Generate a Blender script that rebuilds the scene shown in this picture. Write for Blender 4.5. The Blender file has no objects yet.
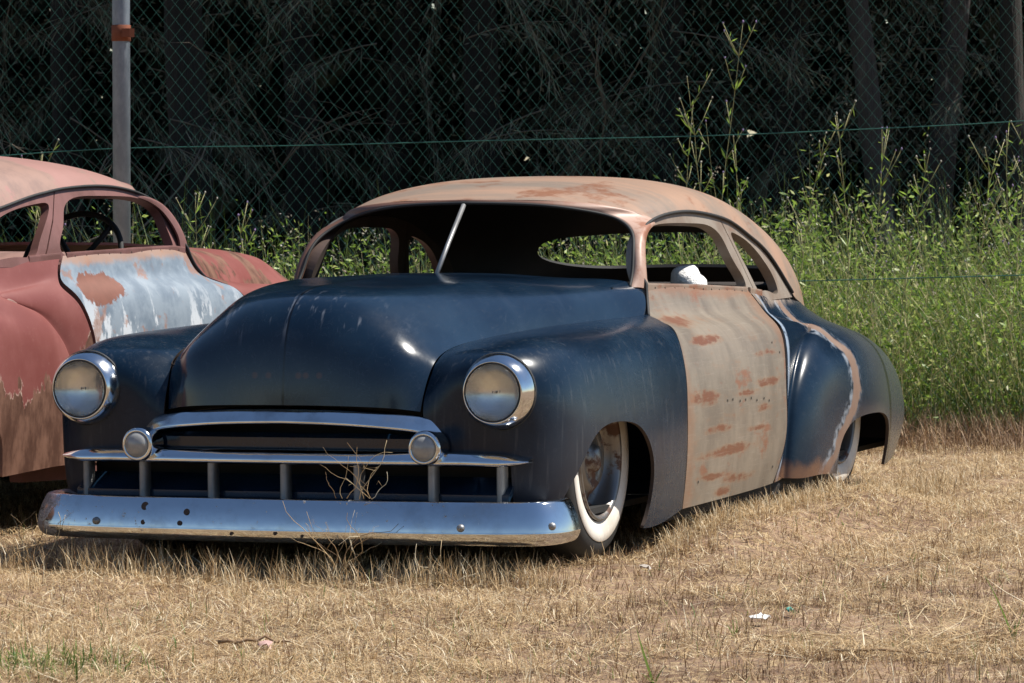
import bpy, math, random
import numpy as np
from mathutils import Vector, Matrix
R = math.radians
sc = bpy.context.scene
rng = np.random.default_rng(7)
random.seed(7)

# ------------------------------------------------------------------ camera, sky, sun, exposure
YAW, PIT, FPX = .354, .040, 4400.
CAM = np.array([5.469, -12.587, 1.284])
VF = np.array([-math.sin(YAW), math.cos(YAW), 0.])          # view heading on the ground
VR = np.array([math.cos(YAW), math.sin(YAW), 0.])           # picture right on the ground
cd = bpy.data.cameras.new('camera'); cam = bpy.data.objects.new('camera', cd); sc.collection.objects.link(cam)
cam.location = CAM; cam.rotation_euler = (R(90) - PIT, 0, YAW)
cd.sensor_width = 36; cd.lens = FPX / 1024 * 36; cd.clip_end = 1500; cd.clip_start = .1
cd.dof.use_dof = True; cd.dof.focus_distance = 13.6; cd.dof.aperture_fstop = 22
sc.camera = cam

SUN_EL = R(57); SUN_AZ = R(30)        # azimuth from +X towards +Y
sdir = Vector((math.cos(SUN_EL)*math.cos(SUN_AZ), math.cos(SUN_EL)*math.sin(SUN_AZ), math.sin(SUN_EL)))
w = bpy.data.worlds.new('World'); sc.world = w; w.use_nodes = True
nt = w.node_tree; bg = nt.nodes['Background']
sky = nt.nodes.new('ShaderNodeTexSky'); sky.sky_type = 'NISHITA'; sky.sun_disc = False
sky.sun_elevation = SUN_EL; sky.sun_rotation = R(90) - SUN_AZ
sky.air_density = 1.1; sky.dust_density = .15; sky.ozone_density = 3.0
nt.links.new(sky.outputs[0], bg.inputs[0]); bg.inputs[1].default_value = .072
sd = bpy.data.lights.new('sun', 'SUN'); sun = bpy.data.objects.new('sun', sd); sc.collection.objects.link(sun)
sd.energy = 5.0; sd.angle = R(.5); sd.color = (1, .95, .87)
sun.rotation_euler = sdir.to_track_quat('Z', 'Y').to_euler()
sc.view_settings.view_transform = 'Standard'; sc.view_settings.look = 'None'
sc.view_settings.exposure = .66; sc.view_settings.gamma = 1; sc.view_settings.use_curve_mapping = False

def at(px, depth, z=0.):
    """world point seen in column px at a given distance along the view heading"""
    p = CAM + depth*VF + (px-512)/FPX*depth*VR
    return np.array([p[0], p[1], z])

# ------------------------------------------------------------------ shader helpers
class Mat:
    def __init__(s, name):
        s.m = bpy.data.materials.new(name); s.m.use_nodes = True
        s.t = s.m.node_tree; s.b = s.t.nodes['Principled BSDF']; s.out = s.t.nodes['Material Output']
        s._co = None
    def node(s, typ, ins=None, **at_):
        n = s.t.nodes.new(typ)
        for k, v in at_.items(): setattr(n, k, v)
        for k, v in (ins or {}).items(): s.put(n.inputs[k], v)
        return n
    def put(s, sock, v):
        if isinstance(v, bpy.types.NodeSocket): s.t.links.new(v, sock)
        elif isinstance(v, (tuple, list)) and sock.type == 'RGBA' and len(v) == 3: sock.default_value = (*v, 1)
        else: sock.default_value = v
    def set(s, **kw):
        for k, v in kw.items(): s.put(s.b.inputs[k.replace('_', ' ')], v)
        return s
    @property
    def co(s):
        if s._co is None: s._co = s.node('ShaderNodeTexCoord').outputs['Object']
        return s._co
    def mp(s, scale=(1, 1, 1), loc=(0, 0, 0), vec=None):
        return s.node('ShaderNodeMapping', {'Vector': vec or s.co, 'Scale': scale, 'Location': loc}).outputs[0]
    def noise(s, scale, detail=4, rough=.55, vec=None, dist=0):
        return s.node('ShaderNodeTexNoise', {'Vector': vec or s.co, 'Scale': scale, 'Detail': detail, 'Roughness': rough, 'Distortion': dist}).outputs[0]
    def math(s, op, a, b=0., c=0., clamp=False):
        return s.node('ShaderNodeMath', {0: a, 1: b, 2: c}, operation=op, use_clamp=clamp).outputs[0]
    def rng(s, v, a, b, c=0., d=1.):
        return s.node('ShaderNodeMapRange', {0: v, 1: a, 2: b, 3: c, 4: d}, interpolation_type='SMOOTHSTEP').outputs[0]
    def mix(s, f, a, b):
        n = s.node('ShaderNodeMix', data_type='RGBA'); s.put(n.inputs[0], f); s.put(n.inputs[6], a); s.put(n.inputs[7], b); return n.outputs[2]
    def ramp(s, f, stops):
        n = s.node('ShaderNodeValToRGB', {0: f}); e = n.color_ramp.elements
        while len(e) < len(stops): e.new(.5)
        for q, (p, c) in zip(e, stops): q.position = p; q.color = (*c, 1)
        return n.outputs[0]
    def xyz(s, vec=None):
        return s.node('ShaderNodeSeparateXYZ', {0: vec or s.co}).outputs
    def bump(s, h, strength=.2, dist=.01):
        s.put(s.b.inputs['Normal'], s.node('ShaderNodeBump', {'Height': h, 'Strength': strength, 'Distance': dist}).outputs[0])
    def curve(s, v, pts):
        """1-D lookup: pts = (x, y) with x, y mapped into 0..1"""
        n = s.node('ShaderNodeFloatCurve', {1: v}); c = n.mapping.curves[0]
        c.points[0].location = pts[0]; c.points[1].location = pts[-1]
        for p in pts[1:-1]: c.points.new(*p)
        n.mapping.update(); return n.outputs[0]
    def blob(s, y, z, ry, rz, wob):
        Y, Z = s.xyz()[1], s.xyz()[2]
        a = s.math('MULTIPLY', s.math('SUBTRACT', Y, y), 1/ry); b = s.math('MULTIPLY', s.math('SUBTRACT', Z, z), 1/rz)
        d = s.math('ADD', s.math('MULTIPLY', a, a), s.math('MULTIPLY', b, b))
        return s.math('ADD', s.math('MAXIMUM', s.math('SUBTRACT', 1., s.math('MULTIPLY', d, .42)), 0.), wob)
    def translucent(s, col, f=.35):
        tr = s.node('ShaderNodeBsdfTranslucent', {0: col})
        mx = s.node('ShaderNodeMixShader', {0: f, 1: s.b.outputs[0], 2: tr.outputs[0]})
        s.t.links.new(mx.outputs[0], s.out.inputs[0])
    def island(s): return s.node('ShaderNodeNewGeometry').outputs['Random Per Island']

def plain(name, col, rough=.6, metal=0., **kw):
    m = Mat(name); n = m.noise(9, 5); c = m.mix(m.rng(n, .35, .7), col, tuple(x*.62 for x in col))
    m.set(Base_Color=c, Roughness=rough, Metallic=metal, **kw); return m.m

# navy faded enamel, optional primer band on the quarter panel
def navy(name, kind=''):
    m = Mat(name); x, y, z = m.xyz()
    big = m.noise(2.2, 5, .6); fine = m.noise(38, 4, .7); streak = m.noise(9, 5, .65, m.mp((.3, 1, .12)))
    c = m.mix(m.rng(big, .35, .7), (.0025, .0100, .0235), (.0080, .0215, .041))
    c = m.mix(m.math('MULTIPLY', m.rng(streak, .58, .78), .07), c, (.10, .12, .16))
    c = m.mix(m.math('MULTIPLY', m.rng(fine, .60, .78), .07), c, (.20, .17, .14))
    scr = m.noise(14, 3, .5, m.mp((1, .25, 1)), 2.)
    c = m.mix(m.math('MULTIPLY', m.rng(m.math('ABSOLUTE', m.math('SUBTRACT', scr, .5)), .006, .0), .05), c, (.3, .33, .38))
    rough = m.math('ADD', m.math('MULTIPLY', big, .14), m.math('MULTIPLY', fine, .10)); rough = m.math('ADD', rough, .045)
    if kind == 'hood':
        # rain-washed pale streaks and a row of small holes on the nose, rust at the front corners
        st = m.noise(30, 3, .6, m.mp((1, .3, .06)))
        zone = m.math('MULTIPLY', m.rng(z, .70, .80), m.rng(y, .42, .24))
        c = m.mix(m.math('MULTIPLY', m.math('MULTIPLY', m.rng(st, .56, .68), zone), .28), c, (.30, .32, .36))
        c = m.mix(m.rng(m.math('ABSOLUTE', x), .0040, .0022), c, (.002, .002, .003))
        wob = m.math('MULTIPLY', m.math('SUBTRACT', m.noise(24, 4), .5), 1.2)
        for (yy, zz, ry, rz) in ((.36, .68, .06, .05),):
            sel = m.math('MULTIPLY', m.rng(m.blob(yy, zz, ry, rz, wob), .45, .8), m.rng(x, -.30, -.36))
            c = m.mix(m.math('MULTIPLY', sel, .75), c, (.12, .05, .03))
        for hx in (-.10, -.052, .05, .075, .12):
            a = m.math('SUBTRACT', x, hx); b = m.math('SUBTRACT', z, .625)
            d = m.math('SQRT', m.math('ADD', m.math('MULTIPLY', a, a), m.math('MULTIPLY', b, b)))
            c = m.mix(m.math('MULTIPLY', m.rng(d, .014, .005), .6), c, (.07, .03, .02))
    if kind == 'fender':
        # ground-off matt area on the fender's nose and lower flank
        wob = m.noise(6, 5, .65)
        sel = m.math('MULTIPLY', m.rng(m.math('ADD', z, m.math('MULTIPLY', wob, -.25)), .42, .18), .55)
        sel = m.math('MULTIPLY', sel, m.rng(y, .62, .40)); c = m.mix(sel, c, (.022, .020, .024)); rough = m.math('ADD', rough, m.math('MULTIPLY', sel, .35))
        vs = m.noise(60, 2, .5, m.mp((1, 1, .08)))
        c = m.mix(m.math('MULTIPLY', m.rng(vs, .55, .75), .10), c, (.2, .2, .2))
    metal = 0.
    if kind == 'quarter':
        wob = m.math('MULTIPLY', m.math('SUBTRACT', m.noise(11, 5, .65), .5), .12)
        # welded strip round the front of the rear fender: rust primer between chalky filler edges
        zz = m.rng(z, 0, 1); zz = m.node('ShaderNodeMapRange', {0: z, 1: 0., 2: 1.}).outputs[0]
        s_ = [(.0, 3.02), (.13, 3.06), (.2, 3.16), (.28, 3.24), (.36, 3.36), (.45, 3.42), (.53, 3.41), (.6, 3.36), (.66, 3.28), (.72, 3.22), (.85, 3.16), (1, 3.1)]
        cy = m.curve(zz, [(a, b-2.8) for a, b in s_])
        d = m.math('ADD', m.math('SUBTRACT', m.math('SUBTRACT', y, 2.8), cy), wob)
        g = m.mix(m.noise(14, 4), (.155, .08, .052), (.21, .16, .125))
        f1 = m.math('MULTIPLY', m.rng(d, -.06, -.035), m.rng(d, .055, .03))
        c = m.mix(f1, c, g)
        chk = m.math('MULTIPLY', m.rng(m.noise(17, 5, .7), .42, .60), .45)
        e1 = m.math('MULTIPLY', m.math('MULTIPLY', m.rng(d, -.115, -.075), m.rng(d, -.035, -.055)), chk)
        e2 = m.math('MULTIPLY', m.math('MULTIPLY', m.rng(d, .03, .045), m.rng(d, .10, .065)), m.math('MULTIPLY', chk, .5))
        c = m.mix(e1, c, (.45, .50, .56)); c = m.mix(e2, c, (.26, .30, .36))
        # chalky line behind the door seam
        t_ = [(.0, 2.63), (.13, 2.63), (.29, 2.74), (.45, 2.75), (.57, 2.78), (.66, 2.83), (.7, 2.87), (.74, 2.89), (.80, 2.86), (1, 2.8)]
        cy2 = m.curve(zz, [(a, b-2.4) for a, b in t_])
        d2 = m.math('ADD', m.math('SUBTRACT', m.math('SUBTRACT', y, 2.4), cy2), m.math('MULTIPLY', wob, .35))
        e3 = m.math('MULTIPLY', m.math('MULTIPLY', m.rng(d2, .0, .012), m.rng(d2, .05, .028)), m.rng(m.noise(23, 4, .7), .30, .5))
        c = m.mix(m.math('MULTIPLY', e3, .8), c, (.36, .44, .54))
        # bare blended filler up at the belt, dark old seam and dusty grey tail
        f4 = m.math('MULTIPLY', m.rng(z, .735, .77), m.rng(m.noise(12, 5, .7), .4, .6))
        c = m.mix(m.math('MULTIPLY', f4, .8), c, (.33, .27, .22))
        ty = m.math('ADD', y, m.math('MULTIPLY', z, .25))
        c = m.mix(m.math('MULTIPLY', m.rng(ty, 3.55, 3.9), .7), c, (.065, .072, .072))
        sm = m.math('ABSOLUTE', m.math('SUBTRACT', ty, 4.02))
        c = m.mix(m.math('MULTIPLY', m.rng(sm, .035, .01), .8), c, (.012, .016, .010))
        rough = m.math('ADD', rough, m.math('MULTIPLY', m.math('MAXIMUM', f1, e1), .4))
        lowr = m.math('MULTIPLY', m.math('MULTIPLY', m.rng(m.math('ADD', z, m.math('MULTIPLY', wob, .8)), .2, .14), m.rng(y, 3.2, 3.0)), .8)
        c = m.mix(lowr, c, (.16, .08, .045))
    dull = kind in ('fender', 'quarter')
    if dull: rough = m.math('ADD', rough, .10)
    m.set(Base_Color=c, Roughness=rough, Metallic=metal, Coat_Weight=.08 if dull else .3, Coat_Roughness=.09, Specular_IOR_Level=.24 if dull else .45)
    m.bump(m.math('ADD', m.noise(2.3, 2), m.math('MULTIPLY', m.noise(7, 2), .18)), .09, .02)
    return m.m

RUST = (.21, .072, .032)
def bare(name, base, dark, spots=(), thr=.62, rough=.5):
    """sanded steel and old primer with rust blooms (spots: Y, Z, radius along, radius up)"""
    m = Mat(name)
    n = m.noise(5, 6, .65, m.mp((.2, 1, .8))); st = m.noise(24, 4, .6, m.mp((.06, 1, .10))); f = m.noise(60, 3, .7)
    c = m.mix(m.rng(n, .36, .66), base, dark)
    c = m.mix(m.math('MULTIPLY', m.rng(st, .45, .7), .2), c, tuple(.72*a for a in dark))
    c = m.mix(m.math('MULTIPLY', m.rng(f, .55, .75), .25), c, tuple(min(1, 1.35*a) for a in base))
    rn = m.noise(7, 6, .7, m.mp((.4, .45, 1), (3.1, 1.7, .4)))
    c = m.mix(m.math('MULTIPLY', m.rng(rn, thr, thr+.1), .7), c, RUST)
    if spots:
        tot = None
        for sp in spots:
            b = m.blob(sp[0], sp[1], sp[2]*1.3, sp[3]*.75, 0.); tot = b if tot is None else m.math('MAXIMUM', tot, b)
        n1 = m.math('SUBTRACT', m.noise(13, 7, .72, m.mp((.1, .32, 1))), .5); n2 = m.math('SUBTRACT', m.noise(70, 4, .7, m.mp((.1, .35, 1))), .5)
        v = m.math('ADD', m.math('MULTIPLY', tot, .62), m.math('ADD', m.math('MULTIPLY', n1, 2.1), m.math('MULTIPLY', n2, .7)))
        c = m.mix(m.math('MULTIPLY', m.rng(v, .10, .50), .45), c, (.245, .135, .075))
        c = m.mix(m.math('MULTIPLY', m.rng(v, .35, .62), .85), c, m.mix(m.noise(40, 3), (.175, .052, .022), (.115, .048, .028)))
        bt = m.math('ADD', m.math('ADD', m.xyz()[2], m.math('MULTIPLY', m.math('SUBTRACT', m.xyz()[1], 1.8), .043)), m.math('MULTIPLY', m.math('SUBTRACT', m.noise(9, 6, .7, m.mp((.1, .6, 1))), .5), .10))
        c = m.mix(m.math('MULTIPLY', m.rng(bt, .815, .85), .6), c, (.25, .125, .07))
        ed = m.math('ADD', m.math('ABSOLUTE', m.math('SUBTRACT', m.xyz()[1], 2.13)), m.math('MULTIPLY', m.noise(12, 5, .7, m.mp((.1, 1, .3))), .16))
        c = m.mix(m.math('MULTIPLY', m.rng(ed, .62, .70), .5), c, (.23, .115, .065))
        sc_ = m.noise(11, 3, .5, m.mp((.1, .12, 6)))
        c = m.mix(m.math('MULTIPLY', m.rng(m.math('ABSOLUTE', m.math('SUBTRACT', sc_, .5)), .010, .0), .18), c, (.42, .38, .32))
    m.set(Base_Color=c, Roughness=rough, Specular_IOR_Level=.4, Metallic=0.)
    m.bump(m.noise(4, 3), .08, .02)
    return m.m

DOOR_SPOTS = [(1.86, .735, .16, .022), (1.86, .672, .13, .020), (1.70, .48, .09, .032), (2.17, .475, .10, .018), (2.44, .50, .10, .02),
              (2.36, .41, .07, .018), (1.84, .365, .11, .018), (2.31, .345, .08, .014), (1.96, .285, .26, .024), (1.76, .205, .10, .016),
              (2.15, .18, .14, .022), (1.92, .145, .06, .020), (1.70, .085, .06, .03), (2.2, .04, .14, .02), (2.5, .6, .1, .016)]
def red_paint(name, kind=''):
    m = Mat(name); x, y, z = m.xyz()
    n = m.noise(3.2, 6, .6); f = m.noise(45, 3, .7)
    c = m.mix(m.rng(n, .35, .7), (.185, .054, .046), (.25, .090, .078))
    c = m.mix(m.math('MULTIPLY', m.rng(f, .58, .8), .3), c, (.33, .17, .145))
    pr = m.mix(m.rng(m.noise(11, 6, .72, m.mp((1, 1, .4))), .36, .62), (.085, .040, .027), (.20, .105, .072))
    if kind == 'quarter':
        jag = m.math('MULTIPLY', m.math('SUBTRACT', m.noise(5, 6, .62, m.mp((1, 1, .5))), .5), .9)
        d = m.math('ADD', m.math('SUBTRACT', z, .50), jag)
        d = m.math('ADD', d, m.math('MULTIPLY', m.rng(y, 3.0, 2.8), -.04))
        c = m.mix(m.math('MULTIPLY', m.math('MULTIPLY', m.rng(d, .03, .012), m.rng(d, -.02, .0)), m.rng(m.noise(11, 4, .7), .45, .62)), c, (.48, .36, .29))
        c = m.mix(m.rng(d, .012, .0), c, pr)
    else:
        th = .555 if kind != 'roof' else .49
        rn = m.noise(2.6, 6, .62)
        c = m.mix(m.rng(rn, th, th+.03), c, pr)
        if kind == 'roof': c = m.mix(.42, c, (.42, .29, .25))
    m.set(Base_Color=c, Roughness=.48, Specular_IOR_Level=.4); m.bump(m.noise(5, 3), .08, .02)
    return m.m
def grey_door(name):
    m = Mat(name); x, y, z = m.xyz()
    n = m.noise(5, 7, .68); v = m.noise(9, 6, .72, m.mp((.1, 1, .4)))
    c = m.mix(m.rng(n, .4, .6), (.15, .19, .235), (.24, .285, .33))
    c = m.mix(m.math('MULTIPLY', m.rng(v, .50, .56), m.rng(z, .86, .66)), c, (.55, .58, .61))
    r1 = m.noise(6, 6, .7, m.mp((1, 1, 1), (2, 5, 1)))
    c = m.mix(m.math('MULTIPLY', m.rng(r1, .55, .63), .7), c, (.30, .14, .08))
    top = m.math('ADD', m.math('ADD', z, m.math('MULTIPLY', m.math('SUBTRACT', y, 1.8), .043)), m.math('MULTIPLY', m.noise(13, 5, .7), .06))
    c = m.mix(m.math('MULTIPLY', m.rng(top, .945, .975), .8), c, (.36, .21, .14))
    wob = m.math('MULTIPLY', m.math('SUBTRACT', m.noise(14, 5, .7), .5), 3)
    c = m.mix(m.rng(m.blob(2.62, .80, .13, .05, m.math('MULTIPLY', wob, .6)), .35, .5), c, m.mix(m.noise(20, 4), (.24, .10, .07), (.14, .06, .04)))
    m.set(Base_Color=c, Roughness=.5, Specular_IOR_Level=.4); m.bump(n, .06, .01)
    return m.m
def chrome(name, rust=.64, end=False):
    m = Mat(name); n = m.noise(7, 6, .65); f = m.noise(70, 3, .6)
    pit = m.rng(m.noise(28, 5, .7), rust, rust+.08)
    if end: pit = m.math('MAXIMUM', pit, m.math('MULTIPLY', m.rng(m.math('ADD', m.xyz()[0], m.math('ADD', m.math('MULTIPLY', m.noise(16, 6, .75), .55), m.math('MULTIPLY', m.noise(60, 4, .7), .15))), -.40, -.50), .97))
    hz = m.rng(n, .45, .75)
    c = m.mix(m.math('MULTIPLY', hz, .7), (.66, .68, .70), (.40, .41, .42)); c = m.mix(m.math('MULTIPLY', pit, .8), c, (.085, .045, .03))
    m.set(Base_Color=c, Metallic=m.math('SUBTRACT', 1, m.math('MULTIPLY', pit, .8)),
          Roughness=m.math('ADD', m.math('ADD', .07, m.math('ADD', m.math('MULTIPLY', hz, .16), m.math('MULTIPLY', f, .05))), m.math('MULTIPLY', pit, .5)))
    m.bump(m.noise(6, 3, .6), .22, .012)
    return m.m

M = {}
M['navy_hood'] = navy('navy enamel hood', 'hood'); M['navy_fender'] = navy('navy enamel fender', 'fender')
M['navy_quarter'] = navy('navy enamel quarter', 'quarter'); M['navy'] = navy('navy enamel')
M['door'] = bare('bare steel door', (.228, .190, .148), (.150, .124, .098), DOOR_SPOTS, .565, .40)
M['roof'] = bare('pinkish primer roof', (.38, .245, .175), (.24, .195, .16), (), .545, .34)
M['frame'] = bare('rusty primer frame', (.255, .215, .175), (.185, .135, .10), (), .60)
M['trim'] = bare('rust streaked trim', (.25, .19, .145), (.19, .11, .075), (), .50)
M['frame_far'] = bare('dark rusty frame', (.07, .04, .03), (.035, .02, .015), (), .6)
M['pillar'] = bare('brown primer pillar', (.17, .095, .07), (.10, .05, .04), (), .56)
def pillar2():
    m = Mat('primer and rust pillar'); n = m.noise(6, 6, .7)
    c = m.mix(m.rng(m.math('ADD', m.xyz()[0], m.math('MULTIPLY', n, .3)), .35, .60), m.mix(n, (.17, .08, .05), (.07, .035, .025)), m.mix(m.rng(n, .45, .6), (.40, .26, .20), (.28, .12, .07)))
    m.set(Base_Color=c, Roughness=.5); return m.m
M['pillar2'] = pillar2()
M['dark'] = plain('black interior', (.012, .011, .010), .8)
M['inner'] = plain('inner steel', (.045, .028, .02), .8)
M['rubber'] = plain('black rubber', (.016, .016, .016), .7)
M['tyre'] = plain('tyre rubber', (.022, .021, .02), .75)
M['white'] = bare('white wall', (.76, .72, .65), (.58, .52, .44), (), .68, .6)
g = Mat('weathered steel wheel'); n = g.noise(9, 6, .7); ru = g.rng(n, .52, .60); g.set(Base_Color=g.mix(ru, (.21, .20, .19), (.09, .042, .025)), Roughness=g.math('ADD', .36, g.math('MULTIPLY', ru, .4)), Metallic=g.math('SUBTRACT', .7, g.math('MULTIPLY', ru, .65))); M['rim'] = g.m
M['chrome_bumper'] = chrome('chrome bumper', .63, True); M['chrome'] = chrome('old chrome', .66); M['chrome_ok'] = chrome('chrome', .74)
M['alu'] = plain('dull trim metal', (.27, .27, .27), .5, .6)
M['red'] = red_paint('faded red paint'); M['red_q'] = red_paint('faded red quarter', 'quarter'); M['red_roof'] = red_paint('faded red roof', 'roof')
M['grey_door'] = grey_door('grey primer door')
M['red_frame'] = bare('mauve primer frame', (.20, .095, .085), (.14, .065, .055), (), .64)
M['red_in'] = plain('pink inner panel', (.30, .17, .14), .7)
g = Mat('white cotton'); g.set(Base_Color=(.74, .73, .71), Roughness=.95); g.bump(g.noise(28, 5, .65), .9, .02); M['cloth'] = g.m
M['seat'] = plain('dark seat cover', (.03, .022, .018), .85)
g = Mat('headlamp glass'); g.set(Base_Color=(.93, .95, .94), Roughness=.05, Transmission_Weight=1., IOR=1.18, Specular_IOR_Level=.6); wv = g.node('ShaderNodeTexWave', {'Vector': g.co, 'Scale': 34., 'Distortion': .4}, bands_direction='X').outputs[1]; g.bump(g.math('ADD', wv, g.math('MULTIPLY', g.noise(40, 3), .6)), .6, .005); M['glass'] = g.m
g = Mat('reflector'); g.set(Base_Color=g.mix(g.noise(25, 5, .7), (.82, .82, .80), (.58, .57, .55)), Roughness=g.math('ADD', .07, g.math('MULTIPLY', g.noise(30, 4), .26)), Metallic=.8); M['mirror'] = g.m
g = Mat('clouded lamp lens'); g.set(Base_Color=g.mix(g.noise(60, 3), (.30, .30, .29), (.2, .2, .2)), Roughness=.15, Coat_Weight=.5); M['lens'] = g.m

# ------------------------------------------------------------------ object helpers
def link(o, parent=None):
    sc.collection.objects.link(o)
    if parent is not None: o.parent = parent
    return o
def tag(o, label=None, cat=None, group=None, kind=None):
    if label: o['label'] = label
    if cat: o['category'] = cat
    if group: o['group'] = group
    if kind: o['kind'] = kind
    return o
def empty(name, loc=(0, 0, 0), rot=(0, 0, 0)):
    o = bpy.data.objects.new(name, None); o.location = loc; o.rotation_euler = rot; o.empty_display_size = .2
    return link(o)
def raw(name, verts, faces, mats, parent=None, midx=None, smooth=True):
    me = bpy.data.meshes.new(name); me.from_pydata([tuple(map(float, v)) for v in verts], [], faces)
    for m in (mats if isinstance(mats, (list, tuple)) else [mats]): me.materials.append(m)
    if midx is not None: me.polygons.foreach_set('material_index', midx)
    me.polygons.foreach_set('use_smooth', [smooth]*len(me.polygons)); me.update()
    return link(bpy.data.objects.new(name, me), parent)
def fastmesh(name, V, F, mats, parent=None, smooth=False):
    """V (n,3), F (m,k) arrays"""
    V = np.asarray(V, np.float32); F = np.asarray(F, np.int32); me = bpy.data.meshes.new(name)
    me.vertices.add(len(V)); me.vertices.foreach_set('co', V.ravel())
    k = F.shape[1]; me.loops.add(F.size); me.loops.foreach_set('vertex_index', F.ravel())
    me.polygons.add(len(F)); me.polygons.foreach_set('loop_start', np.arange(0, F.size, k, dtype=np.int32))
    me.polygons.foreach_set('use_smooth', np.full(len(F), smooth))
    for m in (mats if isinstance(mats, (list, tuple)) else [mats]): me.materials.append(m)
    me.update(calc_edges=True); me.validate()
    return link(bpy.data.objects.new(name, me), parent)

def spl(t, q):
    """matrix of the natural cubic spline through knots t evaluated at q"""
    n = len(t); t = np.asarray(t, float); h = np.diff(t)
    A = np.zeros((n, n)); B = np.zeros((n, n)); A[0, 0] = A[-1, -1] = 1
    for i in range(1, n-1):
        A[i, i-1] = h[i-1]; A[i, i] = 2*(h[i-1]+h[i]); A[i, i+1] = h[i]
        B[i, i-1] = 6/h[i-1]; B[i, i] = -6/h[i-1]-6/h[i]; B[i, i+1] = 6/h[i]
    S = np.linalg.solve(A, B)
    out = np.zeros((len(q), n))
    for k, x in enumerate(q):
        i = min(max(np.searchsorted(t, x)-1, 0), n-2); d = h[i]; a = (t[i+1]-x)/d; b = (x-t[i])/d
        e = np.zeros(n); e[i] = a; e[i+1] = b
        out[k] = e + ((a**3-a)*S[i] + (b**3-b)*S[i+1])*d*d/6
    return out
def curve(P, n, tq=None):
    P = np.asarray(P, float); t = np.r_[0, np.cumsum(np.linalg.norm(np.diff(P, axis=0), axis=1)**.7)]; t /= t[-1]
    return spl(t, np.linspace(0, 1, n) if tq is None else tq) @ P
def knots(P, ax):
    d = np.linalg.norm(np.diff(P, axis=ax), axis=2)**.75
    d = d.mean(axis=1-ax); t = np.r_[0, np.cumsum(d)]; return t/t[-1]
def patch(P, m, n, relax=0):
    P = np.asarray(P, float); s, t = knots(P, 0), knots(P, 1)
    D = np.einsum('ai,ijk,bj->abk', spl(s, np.linspace(0, 1, m)), P, spl(t, np.linspace(0, 1, n)))
    for _ in range(relax):
        D[1:-1, 1:-1] = .5*D[1:-1, 1:-1] + .125*(D[:-2, 1:-1]+D[2:, 1:-1]+D[1:-1, :-2]+D[1:-1, 2:])
    return D, s, t
def grid_faces(m, n):
    i = np.arange(m*n).reshape(m, n)
    return np.stack([i[:-1, :-1], i[:-1, 1:], i[1:, 1:], i[1:, :-1]], -1).reshape(-1, 4)
def clip(V, F, sdf):
    """keep the part of the mesh where sdf > 0, cutting the faces along sdf = 0"""
    V = [tuple(v) for v in V]; new = {}; out = []
    for f in F:
        s = [sdf[i] for i in f]
        if all(a > 0 for a in s): out.append(tuple(f)); continue
        if all(a <= 0 for a in s): continue
        g = []
        for k in range(len(f)):
            i, j = f[k], f[(k+1) % len(f)]; a, b = sdf[i], sdf[j]
            if a > 0: g.append(i)
            if (a > 0) != (b > 0):
                key = (min(i, j), max(i, j))
                if key not in new:
                    u = min(max(a/(a-b), .0), 1.); new[key] = len(V)
                    V.append(tuple(np.array(V[i])*(1-u)+np.array(V[j])*u))
                g.append(new[key])
        g = [q for k, q in enumerate(g) if q != g[k-1]]
        if len(g) > 2: out.append(tuple(g))
    used = sorted({i for f in out for i in f}); mp = {i: k for k, i in enumerate(used)}
    return np.array([V[i] for i in used]), [tuple(mp[i] for i in f) for f in out]
def inpoly(pts, poly):
    """signed distance, positive inside a closed polygon"""
    P = np.asarray(poly, float); Q = np.roll(P, -1, 0); d = np.full(len(pts), 1e9); ins = np.zeros(len(pts), bool)
    for a, b in zip(P, Q):
        e = b-a; wv = pts-a; u = np.clip((wv@e)/(e@e+1e-12), 0, 1)
        d = np.minimum(d, np.linalg.norm(wv-u[:, None]*e, axis=1))
        c = ((a[1] <= pts[:, 1]) & (b[1] > pts[:, 1])) | ((b[1] <= pts[:, 1]) & (a[1] > pts[:, 1]))
        with np.errstate(divide='ignore', invalid='ignore'):
            xx = a[0]+(pts[:, 1]-a[1])/(b[1]-a[1])*(b[0]-a[0])
        ins ^= c & (pts[:, 0] < xx)
    return np.where(ins, d, -d)
def closed(P, n=80):
    P = np.asarray(P, float); k = len(P); Q = np.vstack([P[-3:], P, P[:4]])
    t = np.r_[0, np.cumsum(np.linalg.norm(np.diff(Q, axis=0), axis=1)**.7)]
    return spl(t, np.linspace(t[3], t[3+k], n, endpoint=False)) @ Q

def shell(name, V, F, mats, parent, thick=.008, side=1, center=(0, 2.4, .35), rim=True):
    """outer skin, inner skin and rim; mats = (outer, inner, rim); side = -1 mirrors the panel"""
    V = np.array(V, float); F = [tuple(f) for f in F]
    N = np.zeros_like(V)
    for f in F:
        a, b, c = V[f[0]], V[f[1]], V[f[2]]; n = np.cross(b-a, c-a)
        if len(f) > 3: n = n + np.cross(V[f[2]]-a, V[f[3]]-a)
        for i in f: N[i] += n
    N /= np.linalg.norm(N, axis=1)[:, None]+1e-12
    if ((V-np.array(center))*N).sum() < 0: N = -N; F = [f[::-1] for f in F]
    n0 = len(V); W = V-N*thick
    verts = [*V, *W]; faces = list(F)+[tuple(i+n0 for i in f[::-1]) for f in F]; mi = [0]*len(F)+[1]*len(F)
    if rim:
        cnt = {}
        for f in F:
            for k in range(len(f)):
                e = (f[k], f[(k+1) % len(f)]); cnt[e] = 1
        rv = {}
        def dupv(i):
            if i not in rv: rv[i] = len(verts); verts.append(verts[i])
            return rv[i]
        for (i, j) in list(cnt):
            if (j, i) not in cnt:
                faces.append((dupv(i), dupv(i+n0), dupv(j+n0), dupv(j))); mi.append(2)
    verts = np.array(verts)
    if side < 0: verts[:, 0] *= -1; faces = [f[::-1] for f in faces]
    return raw(name, verts, faces, mats, parent, mi)
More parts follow.
